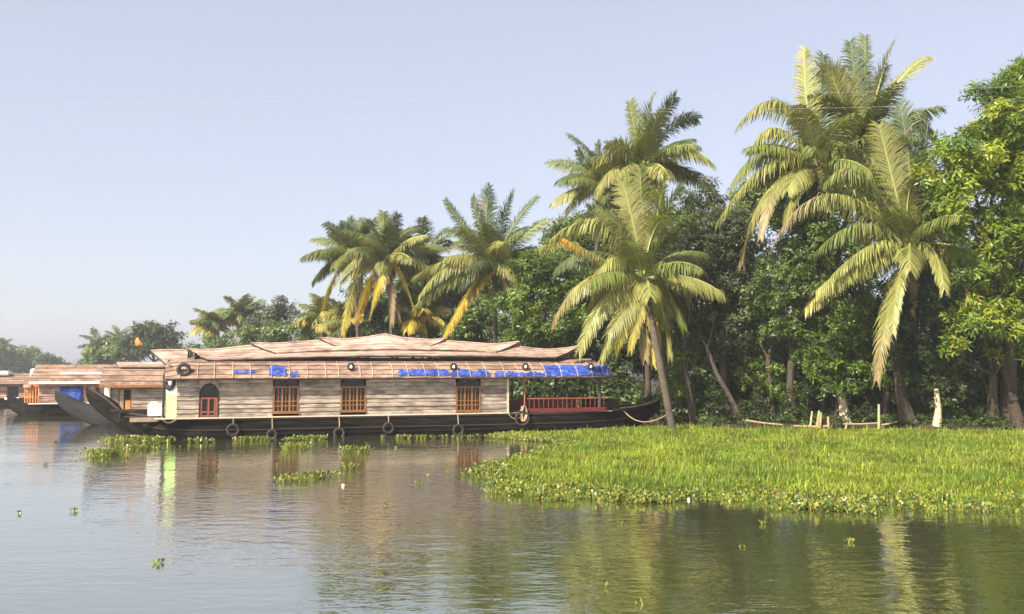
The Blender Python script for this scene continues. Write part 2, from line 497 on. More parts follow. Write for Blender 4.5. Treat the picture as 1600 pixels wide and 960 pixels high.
def make_window(parent, x0, x1, z0, zs, ztop, wood, y=0.0, cols=3, arch=True):
    """window > frame, stile, muntin, pane, lunette"""
    wroot = G()
    f = .075
    wroot.box((x0, y-.05, z0), (x0+f, y+.05, zs)).box((x1-f, y-.05, z0), (x1, y+.05, zs))
    wroot.box((x0+f, y-.048, z0), (x1-f, y+.048, z0+.07)).box((x0+f, y-.048, zs-.06), (x1-f, y+.048, zs))
    win = wroot.build('window', wood, parent)
    G().box((x0-.04, y-.12, z0-.045), (x1+.04, y+.04, z0-.002)).build('sill', wood, win)
    ix0, ix1 = x0+f, x1-f
    cw = (ix1-ix0)/cols
    for c in range(cols):
        a, b = ix0+c*cw, ix0+(c+1)*cw
        G().box((a+.03, y+.012, z0+.07), (b-.03, y+.02, zs-.06)).build('pane', M['glass'], win)
        st = .075
        if c < cols-1:
            G().box((b-st/2, y-.046, z0+.071), (b+st/2, y+.03, zs-.061)).build('stile', wood, win)
        mid = (a+b)/2
        G().box((mid-.017, y-.03, z0+.071), (mid+.017, y+.011, zs-.061)).build('glazing_bar', wood, win)
        for q in (.22, .42):
            zz = z0+.07+(zs-z0-.13)*q
            G().box((a+.01, y-.034, zz-.02), (b-.01, y+.010, zz+.02)).build('muntin', wood, win)
    # arched lunette above
    g = G(); V = []; n = 12
    hw = (x1-x0)/2-.02; cx = (x0+x1)/2; hh = ztop-zs
    pts = [(cx-hw*math.cos(math.pi*i/n), zs+hh*math.sin(math.pi*i/n)) for i in range(n+1)]
    V = [(x, y+.0, z) for x, z in pts] + [(x, y+.03, z) for x, z in pts]
    Fc = [tuple(range(n+1)), tuple(range(n+1, 2*n+2))[::-1]] + [(i, n+1+i, n+2+i, i+1) for i in range(n)] + [(0, n, 2*n+1, n+1)]
    g.add(V, Fc).build('lunette', M['glass'], win)
    g = G(); g.tube([(x, y-.02, z) for x, z in pts], .03, 6); g.build('arch_trim', M['darkwood'], win)
    for i in (3, 6, 9):
        G().tube([(cx, y-.02, zs), (pts[i][0], y-.02, pts[i][1])], .014, 5).build('glazing_bar', M['darkwood'], win)
    return win

def slat_wall(parent, x0, x1, z0, z1, y, mat, rows=9, seed=1):
    rr = random.Random(seed)
    h = (z1-z0)/rows
    for k in range(rows):
        za = z0+k*h; zb = za+h*1.0+.006
        p0 = rr.uniform(.018, .075); n = max(2, int((x1-x0)/.5))
        rows_ = []
        for i in range(n+1):
            x = x0+(x1-x0)*i/n
            j = rr.uniform(-.010, .010); e = rr.uniform(-.012, .012)
            rows_.append([(x, y-.012-p0+j, za+e), (x, y-.022-p0*.55+j, (za+zb)/2+e), (x, y-.004, zb)])
        G().slab(rows_, (0, .05+p0, 0)).build('wall_slat', mat, parent)

# ---- main houseboat
MB = Frame(270, 39.8)
boat = empty('houseboat', MB.world(0, 0, 0), TH)
tag(boat, 'long thatched houseboat with shuttered windows, patchy blue tarps and red railed veranda', 'houseboat')
YC = 2.2
def sx(px, y=0.0, py=620): return MB.L(px, py, y)[0]
sec = [(-3.75, .10, 2.36, 1.90), (-3.62, .18, 2.30, 1.60), (-3.35, .34, 2.14, 1.28), (-2.9, .58, 1.88, .92), (-2.5, .78, 1.58, .62), (-2.28, .88, 1.26, .46), (-1.5, 1.25, 1.12, .02), (-.5, 1.72, 1.0, -.40),
       (1, 2.10, .93, -.5), (4, 2.24, .90, -.5), (10, 2.26, .90, -.5), (16, 2.26, .90, -.5), (20, 2.18, .92, -.5), (21.8, 1.85, .98, -.42), (23.2, 1.3, 1.04, -.25), (24.4, .7, 1.16, .1), (25.2, .3, 1.30, .55), (25.6, .12, 1.38, .9)]
hull = hull_mesh(sec, YC, 'hull', M['hull'], boat)
secs = np.array(sec)
def hw(s_): return float(np.interp(s_, secs[:, 0], secs[:, 1]))
def gz(s_): return float(np.interp(s_, secs[:, 0], secs[:, 2]))
def kz(s_): return float(np.interp(s_, secs[:, 0], secs[:, 3]))
def hy(s_, b):   # near side hull y at height fraction b
    a = float(np.interp(b, [0, .04, .2, .45, .72, 1], [0, .55, .86, .98, 1.015, 1.0]))
    return YC - hw(s_)*a
def strake(b, r_, name, mat, s0, s1, n=40, flat=1.0):
    P = []
    for i in range(n+1):
        s_ = s0+(s1-s0)*i/n
        P.append((s_, hy(s_, b)-r_*.4, kz(s_)+(gz(s_)-kz(s_))*b))
    return G().tube(P, r_, 6, flat=flat).build(name, mat, boat)
strake(.97, .055, 'gunwale', M['darkwood'], -3.6, 25.3)
strake(.62, .035, 'rubbing_strake', M['darkwood'], -1.2, 24.0)
strake(.76, .022, 'hull_seam', M['hull'], -2.4, 24.6)
strake(.46, .022, 'hull_seam', M['hull'], -1.4, 23.6)
# deck lip under the cabin wall
S0 = sx(276); SE = sx(793); SV = sx(950)
wa = [(sx(312), sx(341)), (sx(426), sx(467)), (sx(532), sx(572)), (sx(712), sx(751))]
G().bev((S0-.9, -.16, .905), (SE+.05, .10, .965), .012).build('deck_edge', M['palebatten'], boat)
for k in range(6):
    G().bev((S0-.9+.002*k, .104+k*.70, .90), (SV+.3-.002*k, .104+k*.70+.69, .955), .01).build('deck_plank', M['deckwood'], boat)
# wall
ZB, ZT = .97, 2.92
segs = []
prev = S0
for a, b in wa:
    segs.append((prev, a)); prev = b
segs.append((prev, SE))
for i, (a, b) in enumerate(segs):
    slat_wall(boat, a, b, ZB, ZT, 0.02, M['slat'], rows=10, seed=i+3)
for i, (a, b) in enumerate(wa):       # spandrel above/below each opening
    zt = 2.66
    if i > 0:
        G().box((a+.002, -.0, 2.70), (b-.002, .04, ZT)).build('lintel', M['darkwood'], boat)
G().box((S0+.02, 4.33, ZB), (SE, 4.40, ZT)).build('wall_panel', M['slat2'], boat)
G().box((SE-.03, .06, ZB), (SE, 4.30, 3.3)).build('wall_panel', M['slat2'], boat)
G().box((SE-.04, -.05, ZB), (SE+.055, .055, 2.86)).build('corner_post', M['palebatten'], boat)
# shuttered windows
def zpx(px, py): return MB.L(px, py, 0)[1]
for i, (a, b) in enumerate(wa[1:]):
    px = [446, 551, 731][i]
    make_window(boat, a+.01, b-.01, zpx(px, 643) if i else zpx(px, 645), zpx(px, 604), 2.74, M['teak'], y=.0)
# arched door-like window at the fore end
a, b = wa[0]
n = 14; cx = (a+b)/2; hw_ = (b-a)/2; zs = zpx(326, 618); zt = zpx(326, 600)
arc = [(cx-hw_*math.cos(math.pi*i/n), zs+(zt-zs)*math.sin(math.pi*i/n)) for i in range(n+1)]
out = [(a, ZB)] + arc + [(b, ZB)]
aw = G()
aw.tube([(x, -.03, z) for x, z in out], .035, 6)
aw = aw.build('arched_window', M['darkwood'], boat)
V = [(x, .06, z) for x, z in out]; k = len(V)
G().add(V + [(x, .08, z) for x, z in out], [tuple(range(k)), tuple(range(k, 2*k))[::-1]] + [(i, i+k, (i+1) % k+k, (i+1) % k) for i in range(k)]).build('pane', M['glass'], aw)
for xx in (a+.04, cx-.05, cx+.22, b-.10):
    G().box((xx, -.03, ZB+.02), (xx+.07, .05, zs-.1)).build('stile', M['redwood'], aw)
for zz in (ZB+.03, ZB+.20, zs-.17):
    G().box((a+.045, -.022, zz), (b-.045, .045, zz+.07)).build('muntin', M['redwood'], aw)
# infill of wall around the arch head: two spandrels
for sgn in (0, 1):
    half = arc[:n//2+1] if sgn == 0 else arc[n//2:]
    corner = [(a, ZT), ] if sgn == 0 else [(b, ZT)]
    poly = half + ([(cx, ZT), (a, ZT)] if sgn == 0 else [(b, ZT), (cx, ZT)])
    k = len(poly)
    V = [(x, -.045, z) for x, z in poly] + [(x, .03, z) for x, z in poly]
    G().add(V, [tuple(range(k))[::-1], tuple(range(k, 2*k))] + [(i, (i+1) % k, (i+1) % k+k, i+k) for i in range(k)]).build('wall_panel', M['slat'], boat)
# canted front corner panel: white above, lime green below
fx0, fy0 = S0-.50, .34
def canted(z0, z1, name, mat, off=0.0):
    nx, ny = -(fy0), -(S0-fx0)
    L_ = math.hypot(nx, ny); nx, ny = nx/L_*.03, ny/L_*.03
    V = []
    for z in (z0, z1):
        V += [(fx0, fy0, z), (S0, -.02, z), (S0-nx*1.0, -.02-ny, z), (fx0-nx, fy0-ny, z)]
    return G().add(V, [(0,1,2,3)[::-1], (4,5,6,7), (0,1,5,4), (1,2,6,5), (2,3,7,6), (3,0,4,7)]).build(name, mat, boat)
zsplit = zpx(266, 616)
canted(.96, zsplit, 'painted_panel', M['green'])
canted(zsplit+.001, 2.80, 'painted_panel', M['whitepaint'])
G().box((fx0, fy0+.02, .96), (fx0+.04, 4.0, 2.85)).build('front_wall', M['slat2'], boat)
G().tube([(fx0-.06, fy0-.05, .96), (fx0-.06, fy0-.05, 2.9)], .05, 8).build('corner_post', M['darkwood'], boat)
# lower barrel roof: courses of matting along the eave
bx0, bx1 = sx(258, -.35, 580), sx(955, -.35, 580)
prof = [(-.46, 2.70), (-.40, 2.90), (-.24, 3.10), (.02, 3.28), (.36, 3.42), (.8, 3.54), (1.4, 3.64), (2.2, 3.70)]
def rowpt(v):
    t_ = v*(len(prof)-1); i = min(int(t_), len(prof)-2); f_ = t_-i
    return (prof[i][0]+(prof[i+1][0]-prof[i][0])*f_, prof[i][1]+(prof[i+1][1]-prof[i][1])*f_)
vb = [0, .16, .31, .46, .62, 1.0]
rr = random.Random(4)
for k in range(5):
    rows = []
    nn = 50
    for i in range(nn+1):
        s_ = bx0+(bx1-bx0)*i/nn
        endf = max(0, (bx0+.7-s_)/.7)**2*.10 + max(0, (s_-bx1+.7)/.7)**2*.14
        j = rr.uniform(-.012, .012)
        row = []
        for q, v in enumerate((vb[k]-(.03 if k else 0), (vb[k]+vb[k+1])/2, vb[k+1])):
            y, z = rowpt(max(0, v)); lift = (.035, .018, .003)[q]
            row.append((s_, y-lift*.8+j*.5, z+lift+j*(1-q*.4)-endf))
        rows.append(row)
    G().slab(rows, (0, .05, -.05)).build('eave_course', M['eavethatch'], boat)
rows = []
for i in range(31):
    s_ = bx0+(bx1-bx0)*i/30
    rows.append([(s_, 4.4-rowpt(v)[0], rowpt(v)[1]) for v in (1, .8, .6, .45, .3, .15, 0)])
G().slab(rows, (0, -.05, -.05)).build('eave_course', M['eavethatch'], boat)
# eave pole and roof battens
G().tube([(bx0+.02, -.47, 2.685), ((bx0+bx1)/2, -.475, 2.68), (bx1-.02, -.47, 2.685)], .035, 7).build('eave_pole', M['darkwood'], boat)
for i in range(27):
    s_ = bx0+.5+(bx1-bx0-.9)*i/26 + rr.uniform(-.12, .12)
    P = []
    for v in (0.0, .08, .16, .24, .32, .40, .48, .58):
        y, z = rowpt(v); P.append((s_+rr.uniform(-.012, .012), y-.055, z+.045))
    G().tube(P, .014, 5).build('roof_batten', M['palebatten'], boat)
# end boards of the barrel roof
for s_, nm in ((bx0+.16, 'roof_end'), (bx1-.16, 'roof_end')):
    pts = [rowpt(i/14) for i in range(15)]
    ring = [(y, z-.07) for y, z in pts] + [(4.4-y, z-.07) for y, z in pts[::-1]]
    low = [(4.4-.0, 2.84), (0.0, 2.84)]
    ring = [(max(y, -.38) if y < 2.2 else min(y, 4.78), z) for y, z in ring]
    k = len(ring)
    V = [(s_, y, z) for y, z in ring] + [(s_+.03, y, z) for y, z in ring]
    G().add(V, [tuple(range(k))[::-1], tuple(range(k, 2*k))] + [(i, (i+1) % k, (i+1) % k+k, i+k) for i in range(k)]).build(nm, M['slat2'], boat)
# upper roof tiers
def RZ(px, py, y): return MB.L(px, py, y)
def tier(name, eL, eR, rL, rR, eave_pts, ridge_pts, ye, yr=2.2, courses=5, sag=.06):
    """pixel lists -> functions of s"""
    ze = lin([RZ(px, py, ye) for px, py in eave_pts]); zr = lin([RZ(px, py, yr) for px, py in ridge_pts])
    root = empty(name); root.parent = boat
    s_e = (RZ(*eL, ye)[0], RZ(*eR, ye)[0]); s_r = (RZ(*rL, yr)[0], RZ(*rR, yr)[0])
    course_set(root, 'thatch_course', M['thatch'], s_e, s_r, ze, zr, ye, yr, courses=courses, n=40, sag=sag)
    P = [(s_r[0]+(s_r[1]-s_r[0])*i/30, yr, zr(s_r[0]+(s_r[1]-s_r[0])*i/30)+.02) for i in range(31)]
    G().tube(P, .055, 6).build('ridge_cap', M['thatch'], root)
    for side, (se_, sr_) in enumerate(((s_e[0], s_r[0]), (s_e[1], s_r[1]))):
        G().tube([(se_, ye-.02, ze(se_)-.02), ((se_+sr_)/2, (ye+yr)/2, (ze(se_)+zr(sr_))/2-sag-.02), (sr_, yr, zr(sr_)-.02)], .04, 6).build('barge_pole', M['darkwood'], root)
    G().tube([(s_e[0]+(s_e[1]-s_e[0])*i/20, ye+.03, ze(s_e[0]+(s_e[1]-s_e[0])*i/20)-.05) for i in range(21)], .035, 6).build('eave_pole', M['darkwood'], root)
    return root
tier('upper_roof', (326, 564), (868, 560), (296, 548), (905, 542),
     [(320, 563), (420, 560), (500, 557), (600, 556), (700, 556), (800, 557), (870, 559)],
     [(296, 547), (330, 548), (392, 541), (500, 536), (600, 531), (690, 536), (800, 541), (845, 547), (880, 546), (905, 541)], .45)
tier('ridge_roof', (430, 552), (775, 551), (392, 537), (811, 535),
     [(425, 552), (500, 548), (600, 546), (700, 547), (780, 551)],
     [(392, 537), (430, 538), (500, 533), (600, 527), (690, 533), (770, 539), (811, 535)], 1.05, courses=3, sag=.03)
tier('crown_roof', (524, 541), (672, 541), (499, 529), (697, 530),
     [(520, 541), (600, 538), (675, 541)],
     [(499, 529), (540, 531), (572, 528), (600, 523), (630, 529), (660, 533), (697, 530)], 1.5, courses=2, sag=.02)
tier('bow_canopy', (262, 572), (293, 570), (236, 549), (293, 548),
     [(258, 573), (295, 571)], [(236, 549), (262, 548), (294, 548)], .75, courses=4, sag=-.03)
# clerestory boards between the barrel roof and the upper roof
zcl = RZ(600, 557, .8)[1]
G().box((sx(330), .80, 3.45), (sx(865), .86, 3.62)).build('clerestory_board', M['darkwood'], boat)
G().box((sx(300), 1.0, 3.5), (sx(300)+.05, 3.4, 3.95)).build('gable_board', M['slat'], boat)
for s_ in (sx(262, .8), sx(290, .8)):
    G().tube([(s_, .95, 3.2), (s_, .95, 3.55)], .04, 6).build('canopy_post', M['darkwood'], boat)
# roof lamps
for px in (548, 708, 820, 922):
    s_, z_ = MB.L(px, 573, -.22)
    rl = G().torus((s_, -.30, z_), .125, .065, 'y', 16, 8, 1.3).build('roof_lamp', M['tyre'], boat, smooth=True)
    G().lathe((s_, -.36, z_-.02), [(.02, -.08), (.06, -.05), (.075, 0), (.05, .06), (.02, .1)], 10).build('lens', M['white'], rl, smooth=True)
    G().box((s_-.03, -.30, z_-.14), (s_+.03, -.05, z_-.05)).build('bracket', M['tyre'], rl)
# veranda
for px, r_, mat in ((820, .045, 'redwood'), (886, .045, 'darkwood'), (937, .095, 'bark')):
    s_ = sx(px)
    G().tube([(s_, .02, .93), (s_, .02, 2.95)], r_, 8).build('veranda_post', M[mat], boat)
for px in (800, 868, 930):
    s_ = sx(px, 4.3)
    G().tube([(s_, 4.3, .93), (s_, 4.3, 2.95)], .05, 8).build('veranda_post', M['darkwood'], boat)
v0, v1 = sx(824), sx(946)
G().bev((v0, -.09, .93), (v1, .00, 1.14), .015).build('railing_plank', M['redpaint'], boat)
G().bev((v0, -.06, 1.60), (v1, .0, 1.66), .012).build('railing_top', M['redwood'], boat)
nb = 17
for i in range(nb):
    s_ = v0+.1+(v1-v0-.2)*i/(nb-1)
    G().lathe((s_, -.03, 1.12), [(.022, 0), (.03, .1), (.018, .16), (.034, .26), (.018, .36), (.028, .42), (.022, .49)], 8).build('baluster', M['redpaint'], boat, smooth=True)
G().bev((v0+.2, 3.6, .96), (v1-.1, 4.1, 1.42), .03).build('bench', M['redwood'], boat)
G().bev((SV+.1, .5, .96), (SV+.9, 3.9, 1.5), .03).build('stern_locker', M['darkwood'], boat)
# ceiling inside the veranda
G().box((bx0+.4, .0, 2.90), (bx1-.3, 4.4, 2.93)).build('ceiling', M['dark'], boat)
# foredeck details
G().bev((-2.6, 1.0, 1.22), (S0-.6, 1.12, 1.34), .02).build('bow_rail', M['darkwood'], boat)
G().bev((-2.0, .62, .98), (S0-.6, 3.7, 1.04), .01).build('fore_deck', M['darkwood'], boat)
G().bev((-1.75, .40, .78), (-.55, .50, .98), .02).build('bow_plank', M['deckwood'], boat)
for s_ in (-2.2, -1.2, -.4):
    G().tube([(s_, 1.06, .9), (s_, 1.06, 1.3)], .035, 6).build('rail_post', M['darkwood'], boat)
# stern coaming rising to the sternpost
P = [(sx(975)+i*(25.3-sx(975))/12, YC-hw(sx(975)+i*(25.3-sx(975))/12)-.02, gz(sx(975)+i*(25.3-sx(975))/12)+.05) for i in range(13)]
G().tube(P, .035, 6).build('stern_rail', M['palebatten'], boat)

# ---- tarps on the eave (things lying on the boat)
def tarp(px0, px1, v0, v1, label, seed, ragged=.04):
    rr = random.Random(seed)
    a, b = sx(px0, -.4, 582), sx(px1, -.4, 582)
    n = max(6, int((b-a)/.10)); rows = []
    up = [v1 + rr.uniform(-ragged, ragged) for _ in range(n+1)]
    lo = [v0 + abs(rr.uniform(-ragged, ragged))*.4 for _ in range(n+1)]
    for i in range(n+1):
        s_ = a+(b-a)*i/n
        taper = 1 if 0 < i < n else .6
        row = []
        for q in range(7):
            v = lo[i]+(lo[i]+(up[i]-lo[i])*taper-lo[i])*q/6
            y, z = rowpt(max(0, v)); wr = rr.uniform(-.006, .010)
            row.append((s_+rr.uniform(-.015, .015), y-.058+wr, z+.050+wr))
        rows.append(row)
    rows = np.array(rows)
    w_ = np.array([MB.world(*p) for p in rows.reshape(-1, 3)])
    c = w_.mean(0); c[2] = w_[:, 2].min()
    loc = rows.reshape(-1, 3)
    lc = np.array([loc[:, 0].mean(), loc[:, 1].mean(), loc[:, 2].min()])
    o = G().slab(rows - lc, (0, .012, -.012)).build('tarpaulin', M['tarp'], None)
    o.location = MB.world(*lc); o.rotation_euler = (0, 0, TH)
    tag(o, label, 'tarpaulin', 'blue tarpaulins on the houseboat eave')
tarp(421, 447, .05, .40, 'small crumpled blue tarp above the first shuttered window from the arched window', 1, .07)
tarp(454, 466, .03, .20, 'tiny scrap of blue tarp hanging at the houseboat eave', 2)
tarp(366, 398, .16, .24, 'faded thin strip of blue tarp high on the eave past the arched window', 12, .02)
tarp(622, 702, .04, .26, 'torn blue tarp strip on the eave between the two right-hand roof lamps and plain wall', 3, .06)
tarp(704, 765, .01, .24, 'blue tarp strip over the shuttered window beside the veranda', 4, .06)
tarp(772, 860, .01, .17, 'narrow blue tarp sagging along the eave where the veranda begins', 5, .05)
tarp(850, 953, .01, .43, 'largest bright blue tarp covering the veranda eave', 6, .05)

# ---- tyre fenders, ropes and deck things
def tyre(px, py, label, R0=.26, r=.065, ztop=.95, yoff=None, yaw=0.0, rope=True, name='tyre_fender', sz=1.0, group='tyres hung on the houseboat'):
    s_, _ = MB.L(px, py, -.15)
    y_ = -.24 if yoff is None else yoff
    s_, z_ = MB.L(px, py, y_)
    o = G().torus((0, 0, 0), R0, r, 'y', 22, 10, 1.05).build(name, M['tyre'], None, smooth=True)
    o.location = MB.world(s_, y_, z_); o.rotation_euler = (0, 0, TH+yaw); o.scale = (1, 1, sz)
    if rope:
        G().tube([(0, 0, R0-.02), (.01, .02, R0+.2), (0, .14, max(R0+.25, (ztop-z_)/sz))], .025, 6).build('rope', M['rope'], o)
    tag(o, label, 'tyre', group)
    return o
tyre(364, 672, 'round tyre fender on the hull between the arched and first shuttered windows', .24)
tyre(425, 679, 'low tyre fender half in water below the first shuttered window', .19)
tyre(530, 677, 'tyre fender hung on a long rope below the middle shuttered window', .22)
tyre(607, 669, 'tyre fender on the hull beneath plain wall between middle and last shuttered windows', .23)
tyre(716, 672, 'tyre fender hung under the window beside the veranda', .24)
tyre(816, 654, 'thin grey tyre fender behind the coiled rope by the veranda', .34, .06)
tyre(287, 578, 'tyre tied on the thatched eave above the cabin corner', .23, .085, rope=False, yoff=-.40, name='roof_tyre', group='tyres tied up at the cabin front')
tyre(265, 591, 'tall narrow tyre hanging on the white and green corner panel', .26, .075, rope=False, yoff=.10, name='roof_tyre', sz=1.75, yaw=R(-40), group='tyres tied up at the cabin front')
# rope coil
s_, z_ = MB.L(818, 645, -.2)
g = G(); rr = random.Random(5)
for k in range(6):
    P = []
    for i in range(25):
        a = 2*math.pi*i/24
        P.append((.13*math.cos(a)*(1+rr.uniform(-.05, .05))+rr.uniform(-.02, .02)+(k-2.5)*.018, -.03*k*.5+.03*math.sin(a*2), -.28+.36*math.sin(a)+(k % 3)*.03))
    g.tube(P, .024, 5, cap=False)
o = g.build('rope_coil', M['rope'], None, smooth=True); o.location = MB.world(s_, -.18, z_+.2); o.rotation_euler = (0, 0, TH)
tag(o, 'coil of pale coir rope hung over the hull at the veranda corner', 'rope')
def rope(pts, label, r_=.022, name='mooring_rope'):
    W = [Vector(p) for p in pts]
    P = []
    for i in range(17):
        t_ = i/16
        P.append((1-t_)**2*W[0]+2*t_*(1-t_)*W[1]+t_*t_*W[2])
    b = P[0].copy()
    o = G().tube([p-b for p in P], r_, 6).build(name, M['rope'], None, smooth=True); o.location = b
    return tag(o, label, 'rope')
rope([MB.world(sx(793), -.12, .92), MB.world(sx(803), -.25, .35), MB.world(sx(817), -.18, .93)], 'rope looping from the cabin corner to the coiled rope')
rope([MB.world(sx(253), .2, 1.0), MB.world(sx(262), .0, .55), MB.world(sx(278), -.14, .95)], 'pale rope sagging over the bow below the green panel', .035)
tb = onz(1056, 660, .55)
rope([MB.world(sx(983), .9, 1.05), (6.6, 45.9, -.25), (tb[0]-.1, tb[1]-.12, 1.15)], 'mooring rope hanging from the stern to the leaning palm', .028)
# white jerrycans on the fore deck
def jerry(px, py, wx, h, label, seed, name='water_container', mat='white'):
    s_, _ = MB.L(px, py, .55)
    g = G(); e = .05
    prof_ = [(-wx/2+e, -.16), (wx/2-e, -.16), (wx/2, -.11), (wx/2, .11), (wx/2-e, .16), (-wx/2+e, .16), (-wx/2, .11), (-wx/2, -.11)]
    V = []
    for z, k in ((0, .94), (.03, 1), (h*.82, 1), (h*.95, .86), (h, .6)):
        V += [(x*k, y*k, z) for x, y in prof_]
    F_ = [tuple(range(8))[::-1], tuple(range(32, 40))]
    for r0 in range(4):
        F_ += [(r0*8+i, r0*8+(i+1) % 8, (r0+1)*8+(i+1) % 8, (r0+1)*8+i) for i in range(8)]
    o = G().add(V, F_).build(name, M[mat], None)
    G().lathe((wx*.22, 0, h-.01), [(.045, 0), (.045, .06), (.03, .065)], 10).build('cap', M['orange'], o)
    G().tube([(-wx*.3, 0, h-.02), (-wx*.3, 0, h+.06), (wx*.05, 0, h+.06), (wx*.05, 0, h-.02)], .016, 6).build('handle', M[mat], o)
    o.location = MB.world(s_, .55, 1.04); o.rotation_euler = (0, 0, TH+seed*.2)
    return tag(o, label, 'container')
jerry(243, 632, .62, .58, 'large white plastic water container on the bow deck', 0)
jerry(256, 640, .26, .40, 'small cream jug beside the green corner panel on the bow deck', 1)

# ---- the other houseboats
def small_boat(label, fr, x_cab, x_end, hullrows, wallmat, hullmat, ze, zw0, roofpts, doors, trim, name='houseboat', W=4.0, tiers=(), group='moored houseboats behind'):
    b = empty(name, fr.world(0, 0, 0), fr.th)
    tag(b, label, 'houseboat', group)
    yc = W/2
    hull_mesh(hullrows, yc, 'hull', hullmat, b)
    G().bev((x_cab-.6, -.14, zw0-.06), (x_end, .08, zw0), .012).build('deck_edge', M[trim], b)
    pr = x_cab
    for (a, c, kind) in doors:
        slat_wall(b, pr, a, zw0, ze+.15, .02, wallmat, rows=8, seed=int(a*10)+1)
        dmat = M['orange'] if kind == 'orange' else M['darkwood']
        d = G().box((a, .0, zw0), (a+.07, .06, ze+.1)).box((c-.07, .0, zw0), (c, .06, ze+.1)).box((a+.07, .001, ze-.12), (c-.07, .06, ze+.1)).build('door', M['teak'], b)
        G().box((a+.07, .03, zw0), (c-.07, .055, ze-.12)).build('pane', M['glass'], d)
        if kind == 'orange':
            G().box((a+(c-a)*.55, -.01, zw0), (c-.075, .029, zw0+.55)).build('door_panel', M['orange'], d)
            G().box((a+.1, -.005, zw0), (a+(c-a)*.42, .029, ze-.15)).build('door_leaf', M['deckwood'], d)
        pr = c
    slat_wall(b, pr, x_end, zw0, ze+.15, .02, wallmat, rows=8, seed=9)
    G().box((x_cab, W-.08, zw0), (x_end, W-.02, ze+.1)).build('wall_panel', wallmat, b)
    G().box((x_cab+.0, .03, zw0), (x_cab+.05, W-.09, ze+.1)).build('front_wall', wallmat, b)
    rp = roofpts
    def rp_at(v):
        t_ = v*(len(rp)-1); i = min(int(t_), len(rp)-2); f_ = t_-i
        return (rp[i][0]+(rp[i+1][0]-rp[i][0])*f_, rp[i][1]+(rp[i+1][1]-rp[i][1])*f_)
    rr = random.Random(len(label))
    k_ = 5
    for k in range(k_):
        rows = []
        for i in range(25):
            s_ = x_cab-.5+(x_end+.5-(x_cab-.5))*i/24; j = rr.uniform(-.01, .01); row = []
            for q, v in enumerate((k/k_, (k+.5)/k_, (k+1)/k_)):
                y, z = rp_at(v); l_ = (.035, .018, .003)[q]; row.append((s_, y-l_+j, z+l_+j))
            rows.append(row)
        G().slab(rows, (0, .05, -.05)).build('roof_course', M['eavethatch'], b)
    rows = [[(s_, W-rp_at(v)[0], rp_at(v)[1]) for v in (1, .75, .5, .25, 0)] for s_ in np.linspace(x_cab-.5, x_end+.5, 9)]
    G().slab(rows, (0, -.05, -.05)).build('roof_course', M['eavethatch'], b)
    G().bev((x_cab-.52, rp[0][0]-.07, rp[0][1]-.09), (x_end+.5, rp[0][0]-.01, rp[0][1]+.06), .015).build('eave_trim', M[trim], b)
    # closed gable ends so that no sky shows through
    for s_ in (x_cab, x_end-.04):
        ring = [(max(.0, rp_at(i/10)[0]), rp_at(i/10)[1]-.07) for i in range(11)]
        ring = ring + [(W-y, z) for y, z in ring[::-1]]
        k = len(ring)
        V = [(s_, y, z) for y, z in ring] + [(s_+.03, y, z) for y, z in ring]
        G().add(V, [tuple(range(k))[::-1], tuple(range(k, 2*k))] + [(i, (i+1) % k, (i+1) % k+k, i+k) for i in range(k)]).build('gable_board', wallmat, b)
    for (a, c, y0, z0, y1, z1) in tiers:
        root = empty('upper_roof'); root.parent = b
        course_set(root, 'thatch_course', M['thatch'], (a+.3, c-.3), (a, c), lambda s: z0, lambda s: z1, y0, y1, courses=3, n=12, sag=.02)
        G().tube([(a+.3, y0+.02, z0-.04), (c-.3, y0+.02, z0-.04)], .05, 6).build('eave_pole', M['darkwood'], root)
        G().box((a+.6, y0+.25, z0-.3), (c-.6, y0+.30, z0+.06)).build('clerestory_board', M['darkwood'], root)
    return b

F2 = Frame(165, 48.5)
def s2(px, py=620, y=0): return F2.L(px, py, y)[0]
z2 = lambda py, px=220, y=0: F2.L(px, py, y)[1]
tipx = s2(86, 620, 2.0)
b2 = small_boat('thatched houseboat with tall grey curved prow and orange door panel behind the tarped one', F2, s2(172), 15.0,
    [(tipx, .10, 1.92, 1.42), (tipx+.25, .20, 1.82, 1.05), (tipx+.7, .40, 1.62, .66), (tipx+1.2, .6, 1.32, .34), (tipx+1.9, .95, 1.05, .0), (tipx+2.8, 1.4, .92, -.4), (2.5, 1.95, .82, -.45), (8, 2.0, .80, -.45), (14, 1.9, .85, -.4), (16.5, 1.2, 1.1, -.1), (18, .2, 1.7, .8)],
    M['slat'], M['hullgrey'], z2(605), z2(641),
    [(-.40, z2(603)), (-.30, z2(596)), (.05, z2(587)), (.6, z2(580)), (1.3, z2(575)), (2.0, z2(572))], [(s2(184), s2(206), 'orange')], 'teak',
    tiers=[(s2(182, 570, 2), 9.5, .9, z2(574, 220, .9), 2.0, z2(566, 220, 2))])
G().box((s2(163), -.06, z2(632)), (s2(171), .02, z2(590))).build('white_panel', M['whitepaint'], b2)
G().tube([(s2(171)+.02, -.1, .8), (s2(171)+.02, -.1, 2.3)], .05, 6).build('corner_post', M['palebatten'], b2)

